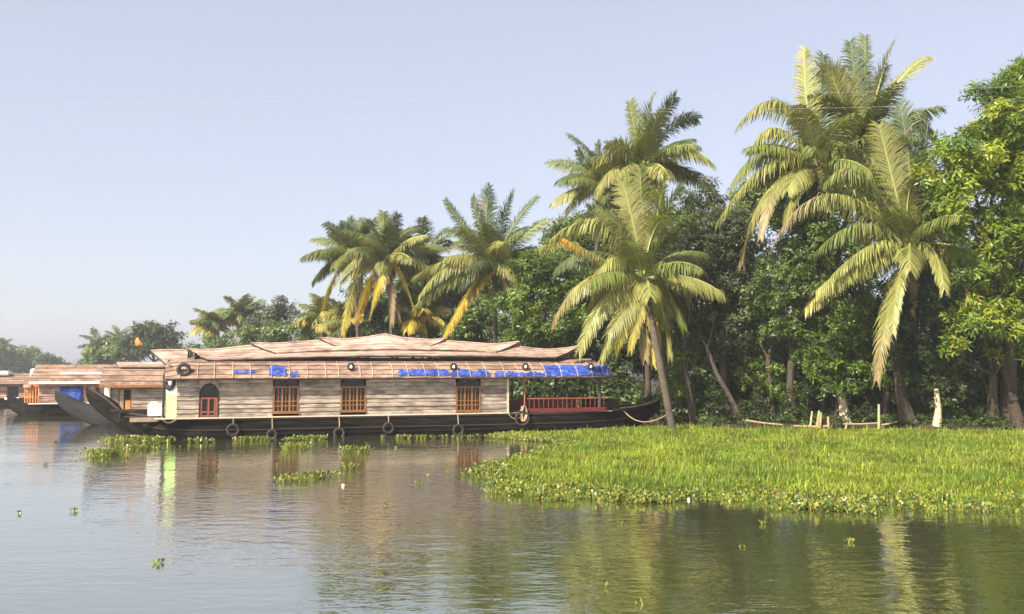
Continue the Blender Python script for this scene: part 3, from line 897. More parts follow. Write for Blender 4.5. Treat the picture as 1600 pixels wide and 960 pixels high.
F3 = Frame(62, 60)
def s3(px, py=620, y=0): return F3.L(px, py, y)[0]
z3 = lambda py, px=100, y=0: F3.L(px, py, y)[1]
b3 = small_boat('houseboat with white edged roof, orange bow rail and big blue wall tarp', F3, s3(60), 16.0,
    [(-2.2, .3, 1.3, .5), (-1.6, .7, 1.05, .05), (-.8, 1.3, .9, -.3), (.6, 1.9, .82, -.4), (8, 2.0, .8, -.4), (15, 1.8, .85, -.4), (18, .3, 1.6, .6)],
    M['slat2'], M['hull'], z3(603), z3(630),
    [(-.42, z3(598)), (-.30, z3(592)), (.05, z3(587)), (.6, z3(582)), (1.3, z3(576)), (2.0, z3(570))], [(s3(148), s3(157), 'dark')], 'whitepaint',
    tiers=[(s3(92, 580, 2)-.4, 12, .5, z3(584.5, 110, .5), 2.0, z3(571, 110, 2))])
G().bev((s3(92), .20, z3(586)), (s3(160)+1.2, .30, z3(581.5)), .01).build('roof_trim', M['whitepaint'], b3)
G().bev((s3(70), 1.3, z3(581)), (s3(91), 1.9, z3(573)), .03).build('roof_box', M['orange'], b3)
for k in range(6):
    s_ = s3(38)+k*(s3(60)-s3(38))/5
    G().tube([(s_, .3-.05*k, .85), (s_, .3-.05*k, 1.95)], .05, 6).build('rail_post', M['orange'], b3)
for z in (1.15, 1.55, 1.92):
    G().bev((s3(37), .2, z), (s3(60), .26, z+.16), .01).build('rail_plank', M['orange'], b3)
G().bev((s3(36), -.05, z3(606)), (s3(60)-.45, .9, z3(601)), .02).build('bow_canopy', M['thatch'], b3)
o = G()
rows = [[(s3(108)-s3(108)+u*(s3(126)-s3(96)), -.02*math.sin(u*9), v*(z3(630)-z3(604))+.0) for v in (1, .7, .4, 0)] for u in np.linspace(-.6, .6, 8)]
wt = G().slab(np.array(rows), (0, .015, 0)).build('tarpaulin', M['tarp'], None, smooth=True)
wt.location = F3.world(s3(111), -.12, z3(604)); wt.rotation_euler = (0, 0, TH)
tag(wt, 'blue sheet hung over the wall of the white edged houseboat', 'tarpaulin')

F4 = Frame(0, 75)
def s4(px, py=620, y=0): return F4.L(px, py, y)[0]
z4 = lambda py, px=20, y=0: F4.L(px, py, y)[1]
b4 = small_boat('far houseboat with low brown roof and white rooftop tank at the river bend', F4, s4(-60), s4(50),
    [(-7, .3, 1.2, .4), (-5.5, 1.2, .85, -.3), (-2, 1.9, .75, -.4), (2, 1.9, .75, -.4), (4.2, 1.1, .85, -.2), (5.2, .2, 1.2, .4)],
    M['slat2'], M['hullgrey'], z4(602), z4(622),
    [(-.4, z4(601)), (-.3, z4(597)), (.05, z4(594)), (.6, z4(591)), (1.3, z4(587)), (2.0, z4(584))], [(s4(10), s4(30), 'dark')], 'darkwood')
G().bev((s4(8), -.2, .52), (s4(30), -.02, .70), .02).build('white_fender_board', M['whitepaint'], b4)
G().lathe((s4(53, 583, 1.2), 1.2, z4(588, 53, 1.2)-.1), [(.26, 0), (.3, .1), (.3, .62), (.2, .72), (.08, .76)], 12).build('roof_tank', M['white'], b4, smooth=True)
G().bev((s4(-20, 580, 1), .6, z4(587)), (s4(14, 580, 1), 1.6, z4(580)), .12).build('roof_cover', M['white'], b4)

# orange pennant on a pole rising from the second boat's roof
pp = at(207, 575, 51.0)
pb = Vector((pp[0], pp[1], 3.35))
pen = empty('pennant', pb)
zt = at(212, 526, 51.0)[2]-3.35
G().tube([(0, 0, -.1), (.02, 0, zt+.1)], .018, 6).build('pole', M['darkwood'], pen)
rows = []
for i in range(9):
    u = i/8; h_ = .50*(1-abs(u-.42)/.6)
    rows.append([(u*.56, .05*math.sin(u*8), zt-.50+ max(.03, h_)), (u*.56, .05*math.sin(u*8)+.01, zt-.50+max(.03, h_)*.5-.02), (u*.56, .06*math.sin(u*8), zt-.50-.05*math.sin(u*3))])
G().slab(np.array(rows), (0, .008, 0)).build('cloth', M['orange'], pen, smooth=True)
tag(pen, 'small orange pennant on a thin pole above the roof of the grey prowed houseboat', 'flag')

# ------------------------------------------------------------------ palms
FR_GREEN = np.array([.150, .185, .048]); FR_OLIVE = np.array([.235, .245, .075]); FR_DARK = np.array([.075, .108, .040])
FR_YEL = np.array([.44, .35, .055]); FR_BROWN = np.array([.26, .19, .10]); FR_ORANGE = np.array([.55, .32, .04]); FR_GREY = np.array([.34, .25, .20])
CODE = {'g': FR_GREEN, 'o': FR_OLIVE, 'd': FR_DARK, 'y': FR_YEL, 'b': FR_BROWN, 'r': FR_ORANGE, 'p': FR_GREY,
        'm': (FR_OLIVE+FR_YEL)/2}
def frond_mesh(S, Cc, T, colr, rng, pairs=52, ll=.85, lw=.055, droop=.5, tipcol=None):
    """feather frond along a quadratic curve; returns quads, colours and rachis points"""
    S, Cc, T = map(np.asarray, (S, Cc, T))
    t = np.linspace(.10, 1, pairs)
    P = ((1-t)**2)[:, None]*S + (2*t*(1-t))[:, None]*Cc + (t*t)[:, None]*T
    D = nrm((2*(1-t))[:, None]*(Cc-S) + (2*t)[:, None]*(T-Cc))
    up = np.array([0, 0, 1.0])
    side = np.cross(D, up); 
    fallback = nrm(np.cross(D, np.array([0.3, 1.0, 0.1])))
    wv = np.clip(np.linalg.norm(side, axis=1, keepdims=True)*2.2, 0, 1)
    side = nrm(nrm(side)*wv + fallback*(1-wv))
    roll = rng.uniform(-.6, .6) + rng.uniform(-.5, .5)*t
    nn = np.cross(side, D)
    side = nrm(side*np.cos(roll)[:, None] + nn*np.sin(roll)[:, None])
    nn = np.cross(side, D)
    prof = (np.sin(np.clip(t*1.02, 0, 1)**.75*math.pi*.93)**.6)*.9+.12
    Q = []; CL = []
    for sg in (-1, 1):
        L = ll*prof*rng.uniform(.82, 1.08, pairs)
        fwd = .35+.55*t+rng.normal(0, .10, pairs)+.75*np.clip(D[:, 2]-.45, 0, 1)*1.6
        d0 = nrm(side*sg + D*fwd[:, None] + nn*(.25+rng.normal(0, .10, pairs))[:, None])
        dr = droop*(.6+.8*rng.random(pairs))
        d1 = nrm(d0 + np.array([0, 0, -1.0])*dr[:, None])
        d2 = nrm(d0 + np.array([0, 0, -1.0])*(dr*2.4)[:, None])
        A = P; B = A + d1*(L*.5)[:, None]; E = B + d2*(L*.5)[:, None]
        wdir = nrm(D - d1*(D*d1).sum(1)[:, None])
        wl = (lw*(.7+.5*prof)*rng.uniform(.6, 1.5, pairs))[:, None]*.5
        Q.append(np.stack([A - wdir*wl*.6, A + wdir*wl*.6, B + wdir*wl, B - wdir*wl], 1))
        Q.append(np.stack([B - wdir*wl, B + wdir*wl, E + wdir*wl*.15, E - wdir*wl*.15], 1))
        base = colr[None, :]*rng.uniform(.75, 1.25, (pairs, 1))
        if tipcol is not None:
            k = np.clip((t-.55)/.4, 0, 1)[:, None]
            base = base*(1-k)+tipcol[None, :]*k
        dry = (rng.random(pairs) < .05)[:, None]
        base = np.where(dry, FR_BROWN[None, :]*.9, base)
        CL += [base, base*np.array([1.06, 1.03, .95])]
    # rachis as three-sided strips
    tr = np.linspace(0, 1, 13)
    RP = ((1-tr)**2)[:, None]*S + (2*tr*(1-tr))[:, None]*Cc + (tr*tr)[:, None]*T
    RD = nrm((2*(1-tr))[:, None]*(Cc-S) + (2*tr)[:, None]*(T-Cc))
    RS = nrm(np.cross(RD, np.array([.2, 1, .15]))); RN = np.cross(RS, RD)
    rad = .055*(1-tr)**.8+.008
    ring = [RP + (RS*math.cos(a)+RN*math.sin(a))*rad[:, None] for a in (0, 2.09, 4.19)]
    rc = np.clip(colr*1.4+np.array([.06, .05, .01]), 0, .6)
    for k in range(3):
        a, b = ring[k], ring[(k+1) % 3]
        Q.append(np.stack([a[:-1], b[:-1], b[1:], a[1:]], 1)); CL.append(np.repeat(rc[None], 12, 0))
    return np.concatenate(Q), np.concatenate(CL)

def palm(label, base, crown, heroes, nrand=14, d=None, lean_ctrl=None, scale=1.0, seed=0, rl=(3.6, 5.0), cols='ggodo', trunk_r=.20, dead=2, pairs=112, coconuts=True, name='coconut_palm', group='coconut palms along the bank', lw=.046):
    """crown = (px, py, depth); base = (X, Y) on the ground; heroes = (ctrl px, tip px, tip depth offset, colour code[, ll])"""
    rng = np.random.default_rng(seed+100)
    K = at(*crown)
    if base is None: base = (K[0]+rng.uniform(-.6, .6), K[1]+rng.uniform(-.2, .6))
    bz = land_z(*base)-.12
    B = np.array([base[0], base[1], bz])
    root = empty('%s' % name, B)
    tag(root, label, 'palm', group)
    top = K + np.array([0, 0, -.15])
    cc = np.array([B[0]+(top[0]-B[0])*.25, B[1]+(top[1]-B[1])*.3, B[2]+(top[2]-B[2])*.55]) if lean_ctrl is None else np.array(lean_ctrl)
    n = 22; P = []; rad = []
    for i in range(n+1):
        t = i/n
        P.append((1-t)**2*B+2*t*(1-t)*cc+t*t*top - B)
        rad.append(trunk_r*(1.55 if i == 0 else 1.25 if i == 1 else 1.0-.35*t)*(1+.05*(i % 2)))
    G().tube(P, rad, 9).build('trunk', M['palmbark'], root, smooth=False)
    dep = crown[2]
    def add(S, Cc, T, colr, ll, droop, tipc=None):
        Q, CL = frond_mesh(S, Cc, T, colr, rng, pairs=pairs, ll=ll, lw=lw, droop=droop, tipcol=tipc)
        quad_mesh('frond', Q, CL, M['frond'], root, B)
    for h in heroes:
        cpx, tpx, dz, code = h[:4]; ll = 1.42*(h[4] if len(h) > 4 else .9)
        T = at(*tpx, dep+dz); Cc = at(*cpx, dep+dz*.55)
        S = K + nrm(Cc-K)*.12 + rng.normal(0, .05, 3)
        Cc = 1.45*Cc - .225*(S+T)
        updir = nrm(T-S)[2]
        add(S, Cc, T, CODE[code[0]]*rng.uniform(.85, 1.15), ll*scale, .25 if updir > .6 else .85, CODE[code[1]] if len(code) > 1 else None)
    ga = rng.uniform(0, 6.28)
    for i in range(nrand):
        az = ga + i*2.399
        f = i/max(1, nrand-1)
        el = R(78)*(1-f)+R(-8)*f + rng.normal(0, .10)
        L = rng.uniform(*rl)*(1-.12*f)
        d0 = np.array([math.cos(az)*math.cos(el), math.sin(az)*math.cos(el), math.sin(el)])
        Cc = K + d0*L*.55
        d1 = np.array([math.cos(az)*math.cos(el-.9), math.sin(az)*math.cos(el-.9), math.sin(el-.95)])
        T = Cc + d1*L*.5
        c = CODE[cols[int(rng.integers(len(cols)))]]
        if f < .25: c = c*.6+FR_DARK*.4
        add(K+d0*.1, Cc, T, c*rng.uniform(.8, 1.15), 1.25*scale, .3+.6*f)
    for i in range(dead):
        az = rng.uniform(0, 6.28); L = rng.uniform(2.2, 3.6)
        d0 = np.array([math.cos(az), math.sin(az), -.1])
        Cc = K + d0*.9; T = K + d0*1.1 + np.array([0, 0, -L])
        add(K, Cc, T, CODE['omb'[int(rng.integers(3))]], .7*scale, .9)
    if coconuts:
        for i in range(7):
            az = rng.uniform(0, 6.28)
            p = K-B+np.array([.32*math.cos(az), .32*math.sin(az), -.3-.3*rng.random()])
            G().lathe(p, [(.02, -.14), (.09, -.09), (.115, 0), (.09, .09), (.02, .13)], 8).build('coconut', M['coconut'], root, smooth=True)
    # fibrous sheath below the crown
    q = K-B
    G().tube([q+np.array([0, 0, -.7]), q+np.array([0, 0, -.25]), q+np.array([0, 0, .25])], [trunk_r*.8, trunk_r*1.5, trunk_r*.7], 9).build('crown_shaft', M['palmbark'], root)
    return root

palm('big drooping palm with olive fronds hanging in front of the grass bank fence stakes', (19.6, 47.0), (1422, 384, 44.5), [
    ((1350, 395), (1258, 482), -1.5, 'om', 1.05), ((1340, 402), (1275, 455), -2.2, 'o', 1.0), ((1388, 470), (1370, 592), -2.0, 'ob', .8), ((1400, 440), (1395, 520), -2.3, 'o', .6), ((1490, 385), (1512, 470), -1.6, 'om', 1.0), ((1460, 380), (1475, 450), -2.6, 'o', .8),
    ((1350, 335), (1278, 390), -1.8, 'g', 1.0), ((1300, 275), (1212, 372), -1.0, 'op', 1.0), ((1345, 250), (1290, 285), -.6, 'g', 1.0),
    ((1392, 270), (1374, 196), -.8, 'o', .9), ((1424, 260), (1405, 165), .6, 'd', 1.0), ((1440, 280), (1450, 190), 1.0, 'd', .9), ((1415, 300), (1440, 262), -1.4, 'o', .5), ((1470, 320), (1530, 330), .4, 'd', .9), ((1370, 370), (1300, 430), -2.4, 'o', .9)],
    nrand=15, seed=1, dead=1)
palm('tallest palm with upright dark plume on the bank', (17.3, 51.0), (1352, 236, 47.5), [
    ((1338, 140), (1328, 66), .2, 'd', .8), ((1352, 140), (1352, 58), .6, 'g', .8), ((1372, 130), (1397, 66), .3, 'o', .75), ((1395, 130), (1448, 90), -.3, 'o', .95), ((1420, 170), (1462, 215), .2, 'd', .9),
    ((1320, 130), (1283, 108), -.8, 'o', .8), ((1310, 160), (1262, 150), -.8, 'g', .9), ((1325, 180), (1300, 120), -1.0, 'o', .7), ((1365, 160), (1380, 110), 1.0, 'd', .9), ((1410, 230), (1440, 300), .5, 'd', .9), ((1300, 230), (1262, 300), -1.0, 'g', .9)],
    nrand=17, seed=2, dead=1)
palm('tall palm with long olive fronds sweeping out beside the tallest palm', (15.6, 50.4), (1278, 258, 46.5), [
    ((1258, 160), (1258, 78), .1, 'o', .7), ((1280, 160), (1287, 88), .9, 'd', .9), ((1225, 135), (1153, 196), -.2, 'o', .95), ((1205, 180), (1170, 250), -.9, 'o', .9), ((1205, 235), (1122, 345), -1.0, 'o', 1.0), ((1185, 225), (1140, 300), .6, 'g', 1.0),
    ((1190, 285), (1160, 412), -1.4, 'ob', .9), ((1212, 275), (1188, 372), -1.9, 'ob', .6), ((1240, 290), (1228, 350), -1.6, 'o', .8), ((1300, 210), (1345, 250), -1.0, 'g', .9), ((1255, 190), (1210, 160), .9, 'd', .9), ((1310, 280), (1350, 340), -1.0, 'g', .9)],
    nrand=15, seed=3, dead=1)
palm('slim tall palm standing behind the leaning palm', (7.0, 60.0), (1008, 262, 56), [
    ((992, 205), (984, 160), .4, 'g', .8), ((1010, 200), (1022, 148), .4, 'g', .85), ((1028, 195), (1056, 152), .2, 'd', .85), ((1050, 190), (1090, 186), -.2, 'd', .8), ((1060, 220), (1115, 256), -.6, 'o', .95), ((1070, 255), (1118, 302), .2, 'd', .9),
    ((960, 225), (922, 268), -.6, 'o', .95), ((955, 255), (932, 305), -.9, 'o', .9), ((970, 230), (940, 245), .6, 'd', .9), ((1020, 285), (1045, 335), -1.0, 'o', .9), ((985, 290), (968, 335), -1.2, 'm', .8)],
    nrand=15, seed=4, dead=1, coconuts=True)
palm('grey green palm half hidden behind the slim tall palm', (5.2, 64.0), (945, 292, 60), [
    ((918, 262), (903, 236), .2, 'd', .8), ((938, 260), (932, 226), .4, 'd', .8), ((955, 255), (968, 224), .4, 'd', .8), ((905, 268), (872, 282), -.3, 'd', .9), ((912, 290), (884, 330), -.5, 'o', .9), ((975, 270), (1000, 290), .2, 'd', .9)],
    nrand=17, seed=5, dead=1)
palm('leaning palm whose curved trunk rises at the houseboat stern', (tb[0], tb[1]), (1006, 436, 45.8), [
    ((988, 340), (973, 285), -.3, 'o', .8), ((1004, 340), (1000, 264), -.2, 'g', .85), ((1025, 340), (1042, 272), -.2, 'o', .8), ((1040, 330), (1066, 292), .3, 'g', .8), ((1020, 350), (1046, 345), -1.1, 'o', .5),
    ((945, 320), (845, 388), .4, 'o', .95), ((930, 380), (868, 420), .8, 'd', .9), ((950, 385), (925, 468), -.9, 'o', 1.0), ((955, 440), (905, 548), -1.0, 'o', .95), ((915, 420), (864, 505), -.6, 'ob', .9),
    ((980, 450), (964, 556), -1.4, 'm', .85), ((1012, 470), (1030, 540), -1.5, 'yr', .6), ((1030, 450), (1050, 545), -1.0, 'o', .8), ((1020, 465), (1034, 566), -1.3, 'om', .8), ((1032, 462), (1046, 556), -1.5, 'o', .8), ((1012, 470), (1020, 568), -1.0, 'm', .7), ((1000, 480), (1008, 560), -1.2, 'mb', .7), ((975, 470), (940, 560), -.8, 'o', .9), ((990, 465), (950, 520), -1.6, 'o', .9), ((1040, 440), (1068, 510), -.8, 'g', .9), ((1000, 470), (985, 545), -1.7, 'm', .7), ((1045, 400), (1078, 470), .4, 'g', .9), ((960, 360), (920, 330), .5, 'd', .9), ((915, 390), (880, 372), -.9, 'or', .5), ((955, 430), (925, 432), -1.3, 'mr', .6)],
    nrand=13, seed=6, dead=2, lean_ctrl=(tb[0]-1.0, tb[1]-.1, 4.6), trunk_r=.19)
palm('palm with dark upright plume and one bright yellow hanging frond', (-1.2, 66.0), (772, 416, 62), [
    ((758, 350), (766, 292), .3, 'd', .85), ((785, 350), (802, 300), .4, 'd', .85), ((805, 345), (838, 308), .2, 'd', .85), ((730, 365), (696, 313), .0, 'd', .55), ((748, 350), (738, 310), .6, 'd', .8), ((815, 370), (852, 345), -.2, 'g', .85),
    ((715, 395), (648, 432), -.4, 'o', .95), ((705, 402), (655, 462), -.8, 'o', 1.0), ((700, 435), (646, 480), -.4, 'g', .9), ((740, 440), (690, 532), -1.2, 'yr', 1.0), ((735, 455), (705, 525), -.9, 'y', .85), ((840, 385), (900, 378), -.5, 'o', .9), ((830, 400), (880, 420), .3, 'g', .9)],
    nrand=20, seed=7, dead=1)
palm('palm with skirt of yellow dying fronds above the houseboat roof', (-9.6, 72.0), (606, 406, 70), [
    ((600, 370), (600, 333), .2, 'g', .8), ((590, 370), (578, 346), .4, 'd', .8), ((612, 370), (622, 336), .1, 'd', .8), ((630, 362), (652, 358), .0, 'd', .8), ((570, 385), (524, 442), -.5, 'o', .95), ((565, 400), (535, 522), -.8, 'oy', .9),
    ((585, 415), (558, 500), -1.2, 'yr', .9), ((598, 425), (578, 495), -1.4, 'y', .9), ((625, 415), (648, 488), -1.2, 'y', .9), ((640, 395), (690, 432), -.3, 'o', .95), ((635, 375), (700, 388), .3, 'g', .95), ((565, 380), (535, 400), .5, 'g', .9), ((612, 430), (612, 505), -.8, 'b', .7), ((606, 430), (625, 500), -.4, 'b', .7)],
    nrand=18, seed=8, dead=1)
palm('darker palm leaning left behind the yellow skirted palm', (-13.0, 76.0), (552, 398, 74), [
    ((550, 370), (546, 342), .3, 'd', .8), ((535, 375), (514, 366), .0, 'o', .7), ((525, 385), (490, 400), -.3, 'o', .85), ((520, 400), (488, 442), -.4, 'g', .85), ((525, 420), (505, 482), -.4, 'y', .7), ((565, 370), (575, 350), .4, 'd', .8)],
    nrand=20, seed=9, dead=1)
palm('broad palm with arching fronds between the yellow skirted palm and the dark plumed palm', (-7.0, 77.0), (662, 412, 74), [
    ((680, 380), (702, 376), .2, 'd', .8), ((650, 380), (640, 370), .2, 'g', .8), ((640, 420), (625, 470), -.5, 'o', .8)], nrand=22, seed=10, dead=1)
for i, (px, py, d, s_, lab) in enumerate([(335, 508, 112, .8, 'small distant palm with yellowed fronds at the far end of the bank'), (379, 492, 115, .9, 'small distant palm with dark pointed plume near a grey airy tree'),
        (505, 500, 84, .7, 'young low palm showing just over the houseboat ridge'), (543, 505, 82, .75, 'stunted yellow green palm under the yellow skirted palm'), (655, 492, 72, .75, 'short palm with pale fronds below the dark plumed palm')]):
    palm(lab, None, (px, py, d), [], nrand=18, seed=20+i, rl=(2.8*s_+.6, 3.6*s_+.8), cols='gomyd' if i != 1 else 'dgdo', dead=3 if i in (0, 3) else 1, pairs=46, coconuts=False, lw=.11)
for i, (px, py, d) in enumerate([(152, 540, 170), (185, 530, 178)]):
    palm(['faint palm at the open end of the far shore bushes', 'faint palm right against the big rounded dark tree'][i], None, (px, py, d), [], nrand=16, seed=40+i, rl=(3.2, 4.2), cols='dgd', dead=1, pairs=24, coconuts=False, lw=.11)

# ------------------------------------------------------------------ broadleaf trees
def leaf_cloud(lobes, dens, leaf, rng, cols, per=9, droop=.25, clump=.36, inner=.25, aspect=.36):
    """lobes: (centre, radii) -> quads of leaves gathered in rosettes on clumps"""
    Qs = []; Cs = []
    cols = np.array(cols)
    for c, r in lobes:
        c = np.asarray(c, float); r = np.asarray(r, float)
        rm = r.mean()
        ncl = max(6, int(26*(rm/2.0)**1.1))
        dirs = nrm(rng.normal(size=(ncl, 3)) + np.array([0, -.25, .15]))
        rad = rng.uniform(.55, .98, ncl)
        cen = c + dirs*r*rad[:, None]
        cr = clump*rm*rng.uniform(.55, 1.25, ncl)
        nin = max(2, int(ncl*inner)); 
        cen = np.concatenate([cen, c + nrm(rng.normal(size=(nin, 3)))*r*rng.uniform(0, .5, (nin, 1))]); cr = np.concatenate([cr, np.full(nin, clump*rm)])
        tone = rng.uniform(.72, 1.22, len(cen)); pick = rng.integers(0, len(cols), len(cen))
        area = cr**2
        cnt = np.maximum(4, (dens*area*12.6).astype(int))
        idx = np.repeat(np.arange(len(cen)), cnt)
        u = nrm(rng.normal(size=(len(idx), 3)) + np.array([0, 0, .25]))
        pos = cen[idx] + u*cr[idx][:, None]*np.array([1.15, 1.15, .8])*rng.uniform(.35, 1.05, (len(idx), 1))
        n = len(idx)
        # rosette of leaves
        k = np.repeat(np.arange(n), per)
        ax = nrm(u*.7 + np.array([0, -.1, .5]) + rng.normal(0, .3, (n, 3)))[k]
        a = rng.uniform(0, 2*math.pi, len(k))
        t1 = nrm(np.cross(ax, np.array([.31, .77, .55]))); t2 = np.cross(ax, t1)
        out = t1*np.cos(a)[:, None] + t2*np.sin(a)[:, None]
        dl = nrm(out + ax*rng.uniform(-.1, .7, (len(k), 1)) + np.array([0, 0, -1.0])*droop*rng.uniform(.3, 1.5, (len(k), 1)))
        wd = nrm(np.cross(dl, ax) + rng.normal(0, .25, (len(k), 3)))
        ln = leaf*rng.uniform(.65, 1.25, (len(k), 1))
        b = pos[k] + rng.normal(0, leaf*.35, (len(k), 3))
        tip = b + dl*ln
        mid = b + dl*ln*.5 + np.cross(wd, dl)*ln*.06
        hwid = ln*aspect*.5
        Qs.append(np.stack([b, mid + wd*hwid, tip, mid - wd*hwid], 1))
        base = cols[pick[idx[k]]]*tone[idx[k]][:, None]*rng.uniform(.8, 1.2, (len(k), 1))
        Cs.append(base)
    return np.concatenate(Qs), np.concatenate(Cs)
GREENS = {
    'mango': [(.175, .235, .020), (.120, .180, .018), (.24, .28, .026), (.085, .140, .016)],
    'bright': [(.090, .145, .020), (.130, .185, .026), (.066, .112, .018)],
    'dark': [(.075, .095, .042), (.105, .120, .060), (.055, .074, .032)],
    'mid': [(.095, .145, .036), (.135, .180, .048), (.075, .115, .028)],
    'grey': [(.085, .105, .062), (.060, .080, .045), (.11, .125, .075)],
    'fill': [(.040, .064, .018), (.062, .090, .026), (.032, .052, .015)],  # dark greens; in the grove they carry its shade as leaf colour
    'dry': [(.24, .12, .05), (.13, .10, .03)],
}
DENS = 1.08
def tree(label, lobes, base, pal, leaf=.24, dens=3.0, seed=0, trunk=.25, per=9, bark='bark', lean=None, droop=.25, name='broadleaf_tree', cat='tree', group='trees behind the bank', branches=True, aspect=.36, clump=.36, extra=None):
    """lobes (px, py, depth, rx px, ry px, depth radius m)"""
    rng = np.random.default_rng(seed+500)
    LB = []
    for px, py, d, rx, ry, rd in lobes:
        LB.append((at(px, py, d), np.array([rx*d/FPX, rd, ry*d/FPX])))
    if base is None:
        c = LB[0][0]; base = (c[0], c[1])
    B = np.array([base[0], base[1], land_z(*base)-.15])
    root = empty(name, B)
    tag(root, label, cat, group)
    cm = np.mean([c for c, r in LB], 0)
    fork = np.array([B[0]+(cm[0]-B[0])*.5, B[1]+(cm[1]-B[1])*.5, B[2]+max(1.2, (cm[2]-B[2])*.5)])
    P = [B, B*.5+fork*.5+np.array([rng.uniform(-.15, .15), 0, 0]), fork]
    G().tube([p-B for p in P], [trunk*1.35, trunk, trunk*.75], 9).build('trunk', M[bark], root)
    for c, r in (LB if branches else LB[:2]):
        m = fork*.45+c*.55+rng.normal(0, .25, 3)
        G().tube([fork-B, m-B, c+np.array([0, 0, r[2]*.4])-B], [trunk*.5, trunk*.3, .03], 6).build('limb', M[bark], root)
    Q, C = leaf_cloud(LB, dens*DENS, leaf, rng, GREENS[pal], per=per, droop=droop, aspect=aspect, clump=clump)
    if extra is not None:
        m = rng.random(len(C)) < extra[1]
        C[m] = np.array(GREENS[extra[0]])[rng.integers(0, len(GREENS[extra[0]]), m.sum())]
    quad_mesh('crown', Q, C, M['leaf'], root, B)
    return root

# right-hand mango, the brightest crown
tree('tall yellow green leafy mango tree rising past the palms', [(1572, 185, 43, 52, 66, 2.0), (1500, 248, 42.5, 58, 56, 1.9), (1590, 290, 43, 66, 66, 2.0), (1492, 335, 42.5, 46, 50, 1.6), (1630, 215, 44, 66, 90, 2.2), (1580, 370, 43, 60, 40, 1.8), (1640, 330, 44, 70, 110, 2.4), (1555, 255, 43.6, 55, 66, 1.6), (1535, 415, 43.4, 52, 44, 1.5), (1598, 122, 44, 40, 42, 1.6)],
     (25.3, 45.6), 'mango', leaf=.34, dens=5.4, seed=1, trunk=.34, per=10, droop=.5, aspect=.30, clump=.30)
tree('low mango boughs with bright new leaves beneath the tall mango', [(1530, 500, 43, 62, 30, 1.5), (1590, 520, 43, 55, 45, 1.6), (1480, 540, 43.5, 26, 30, 1.0), (1590, 440, 44, 60, 45, 1.6)],
     (24.6, 45.4), 'mango', leaf=.31, dens=4.2, seed=2, trunk=.24, droop=.5, aspect=.30, clump=.30, extra=('dry', .05))
tree('large dusky grey green tree with dense crown beside the leaning palm', [(1100, 390, 50, 62, 62, 2.4), (1065, 450, 49.5, 42, 60, 2.0), (1130, 480, 49.5, 60, 60, 2.3), (1090, 545, 50, 55, 45, 2.0), (1180, 560, 50.5, 40, 50, 2.0), (1150, 370, 51, 50, 50, 2.0), (1095, 318, 52, 40, 35, 1.8)],
     (11.8, 48.6), 'dark', leaf=.24, dens=3.8, seed=3, trunk=.24)
tree('soft pale green tree between the dusky tree and the drooping palm', [(1235, 430, 46.8, 60, 58, 2.0), (1200, 455, 46.4, 34, 40, 1.4), (1275, 385, 47.4, 50, 45, 1.8), (1250, 350, 48.5, 55, 45, 1.8), (1215, 500, 46.8, 45, 35, 1.5)],
     (15.0, 47.6), 'mid', leaf=.19, dens=6.0, seed=4, trunk=.20, aspect=.5)
tree('bushy green tree over the bleached fence stakes', [(1310, 540, 46.2, 62, 52, 1.8), (1290, 590, 46, 45, 35, 1.4), (1350, 500, 46.6, 50, 40, 1.6), (1345, 585, 46.2, 40, 38, 1.3), (1265, 540, 46.4, 24, 35, 1.1)],
     (16.9, 46.6), 'bright', leaf=.20, dens=4.6, seed=5, trunk=.16, aspect=.45)
tree('rounded bright green tree over the houseboat veranda roof', [(850, 440, 60, 62, 48, 2.4), (815, 485, 59.5, 42, 45, 2.0), (880, 490, 59.5, 50, 48, 2.2), (845, 520, 59.5, 55, 35, 2.0), (900, 440, 60.5, 35, 40, 1.8)],
     (2.6, 60.5), 'bright', leaf=.26, dens=3.6, seed=6, trunk=.26, aspect=.42)
tree('leafy understorey tree right of the leaning palm trunk', [(1055, 560, 47.5, 28, 42, 1.1), (1048, 610, 47.4, 26, 28, 1.0)], (8.9+.6, 47.6), 'bright', leaf=.18, dens=4.5, seed=7, trunk=.10, aspect=.42)
tree('low glossy sapling in the shade behind the dusky tree trunks', [(1185, 590, 48, 45, 30, 1.3), (1225, 620, 48, 40, 28, 1.2)], None, 'bright', leaf=.20, dens=3.2, seed=8, trunk=.08, aspect=.42)
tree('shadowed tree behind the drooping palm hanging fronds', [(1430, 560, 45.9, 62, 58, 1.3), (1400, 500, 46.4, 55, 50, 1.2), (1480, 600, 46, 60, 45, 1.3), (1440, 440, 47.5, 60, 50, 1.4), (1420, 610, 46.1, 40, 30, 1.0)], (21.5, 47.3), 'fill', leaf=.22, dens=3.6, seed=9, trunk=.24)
tree('shadowed tree at the foot of the tall mango', [(1540, 600, 46.5, 70, 45, 1.8), (1620, 580, 46, 60, 70, 1.8), (1560, 560, 47, 70, 50, 1.6)], (26.2, 47.6), 'fill', leaf=.22, dens=3.4, seed=10, trunk=.24)
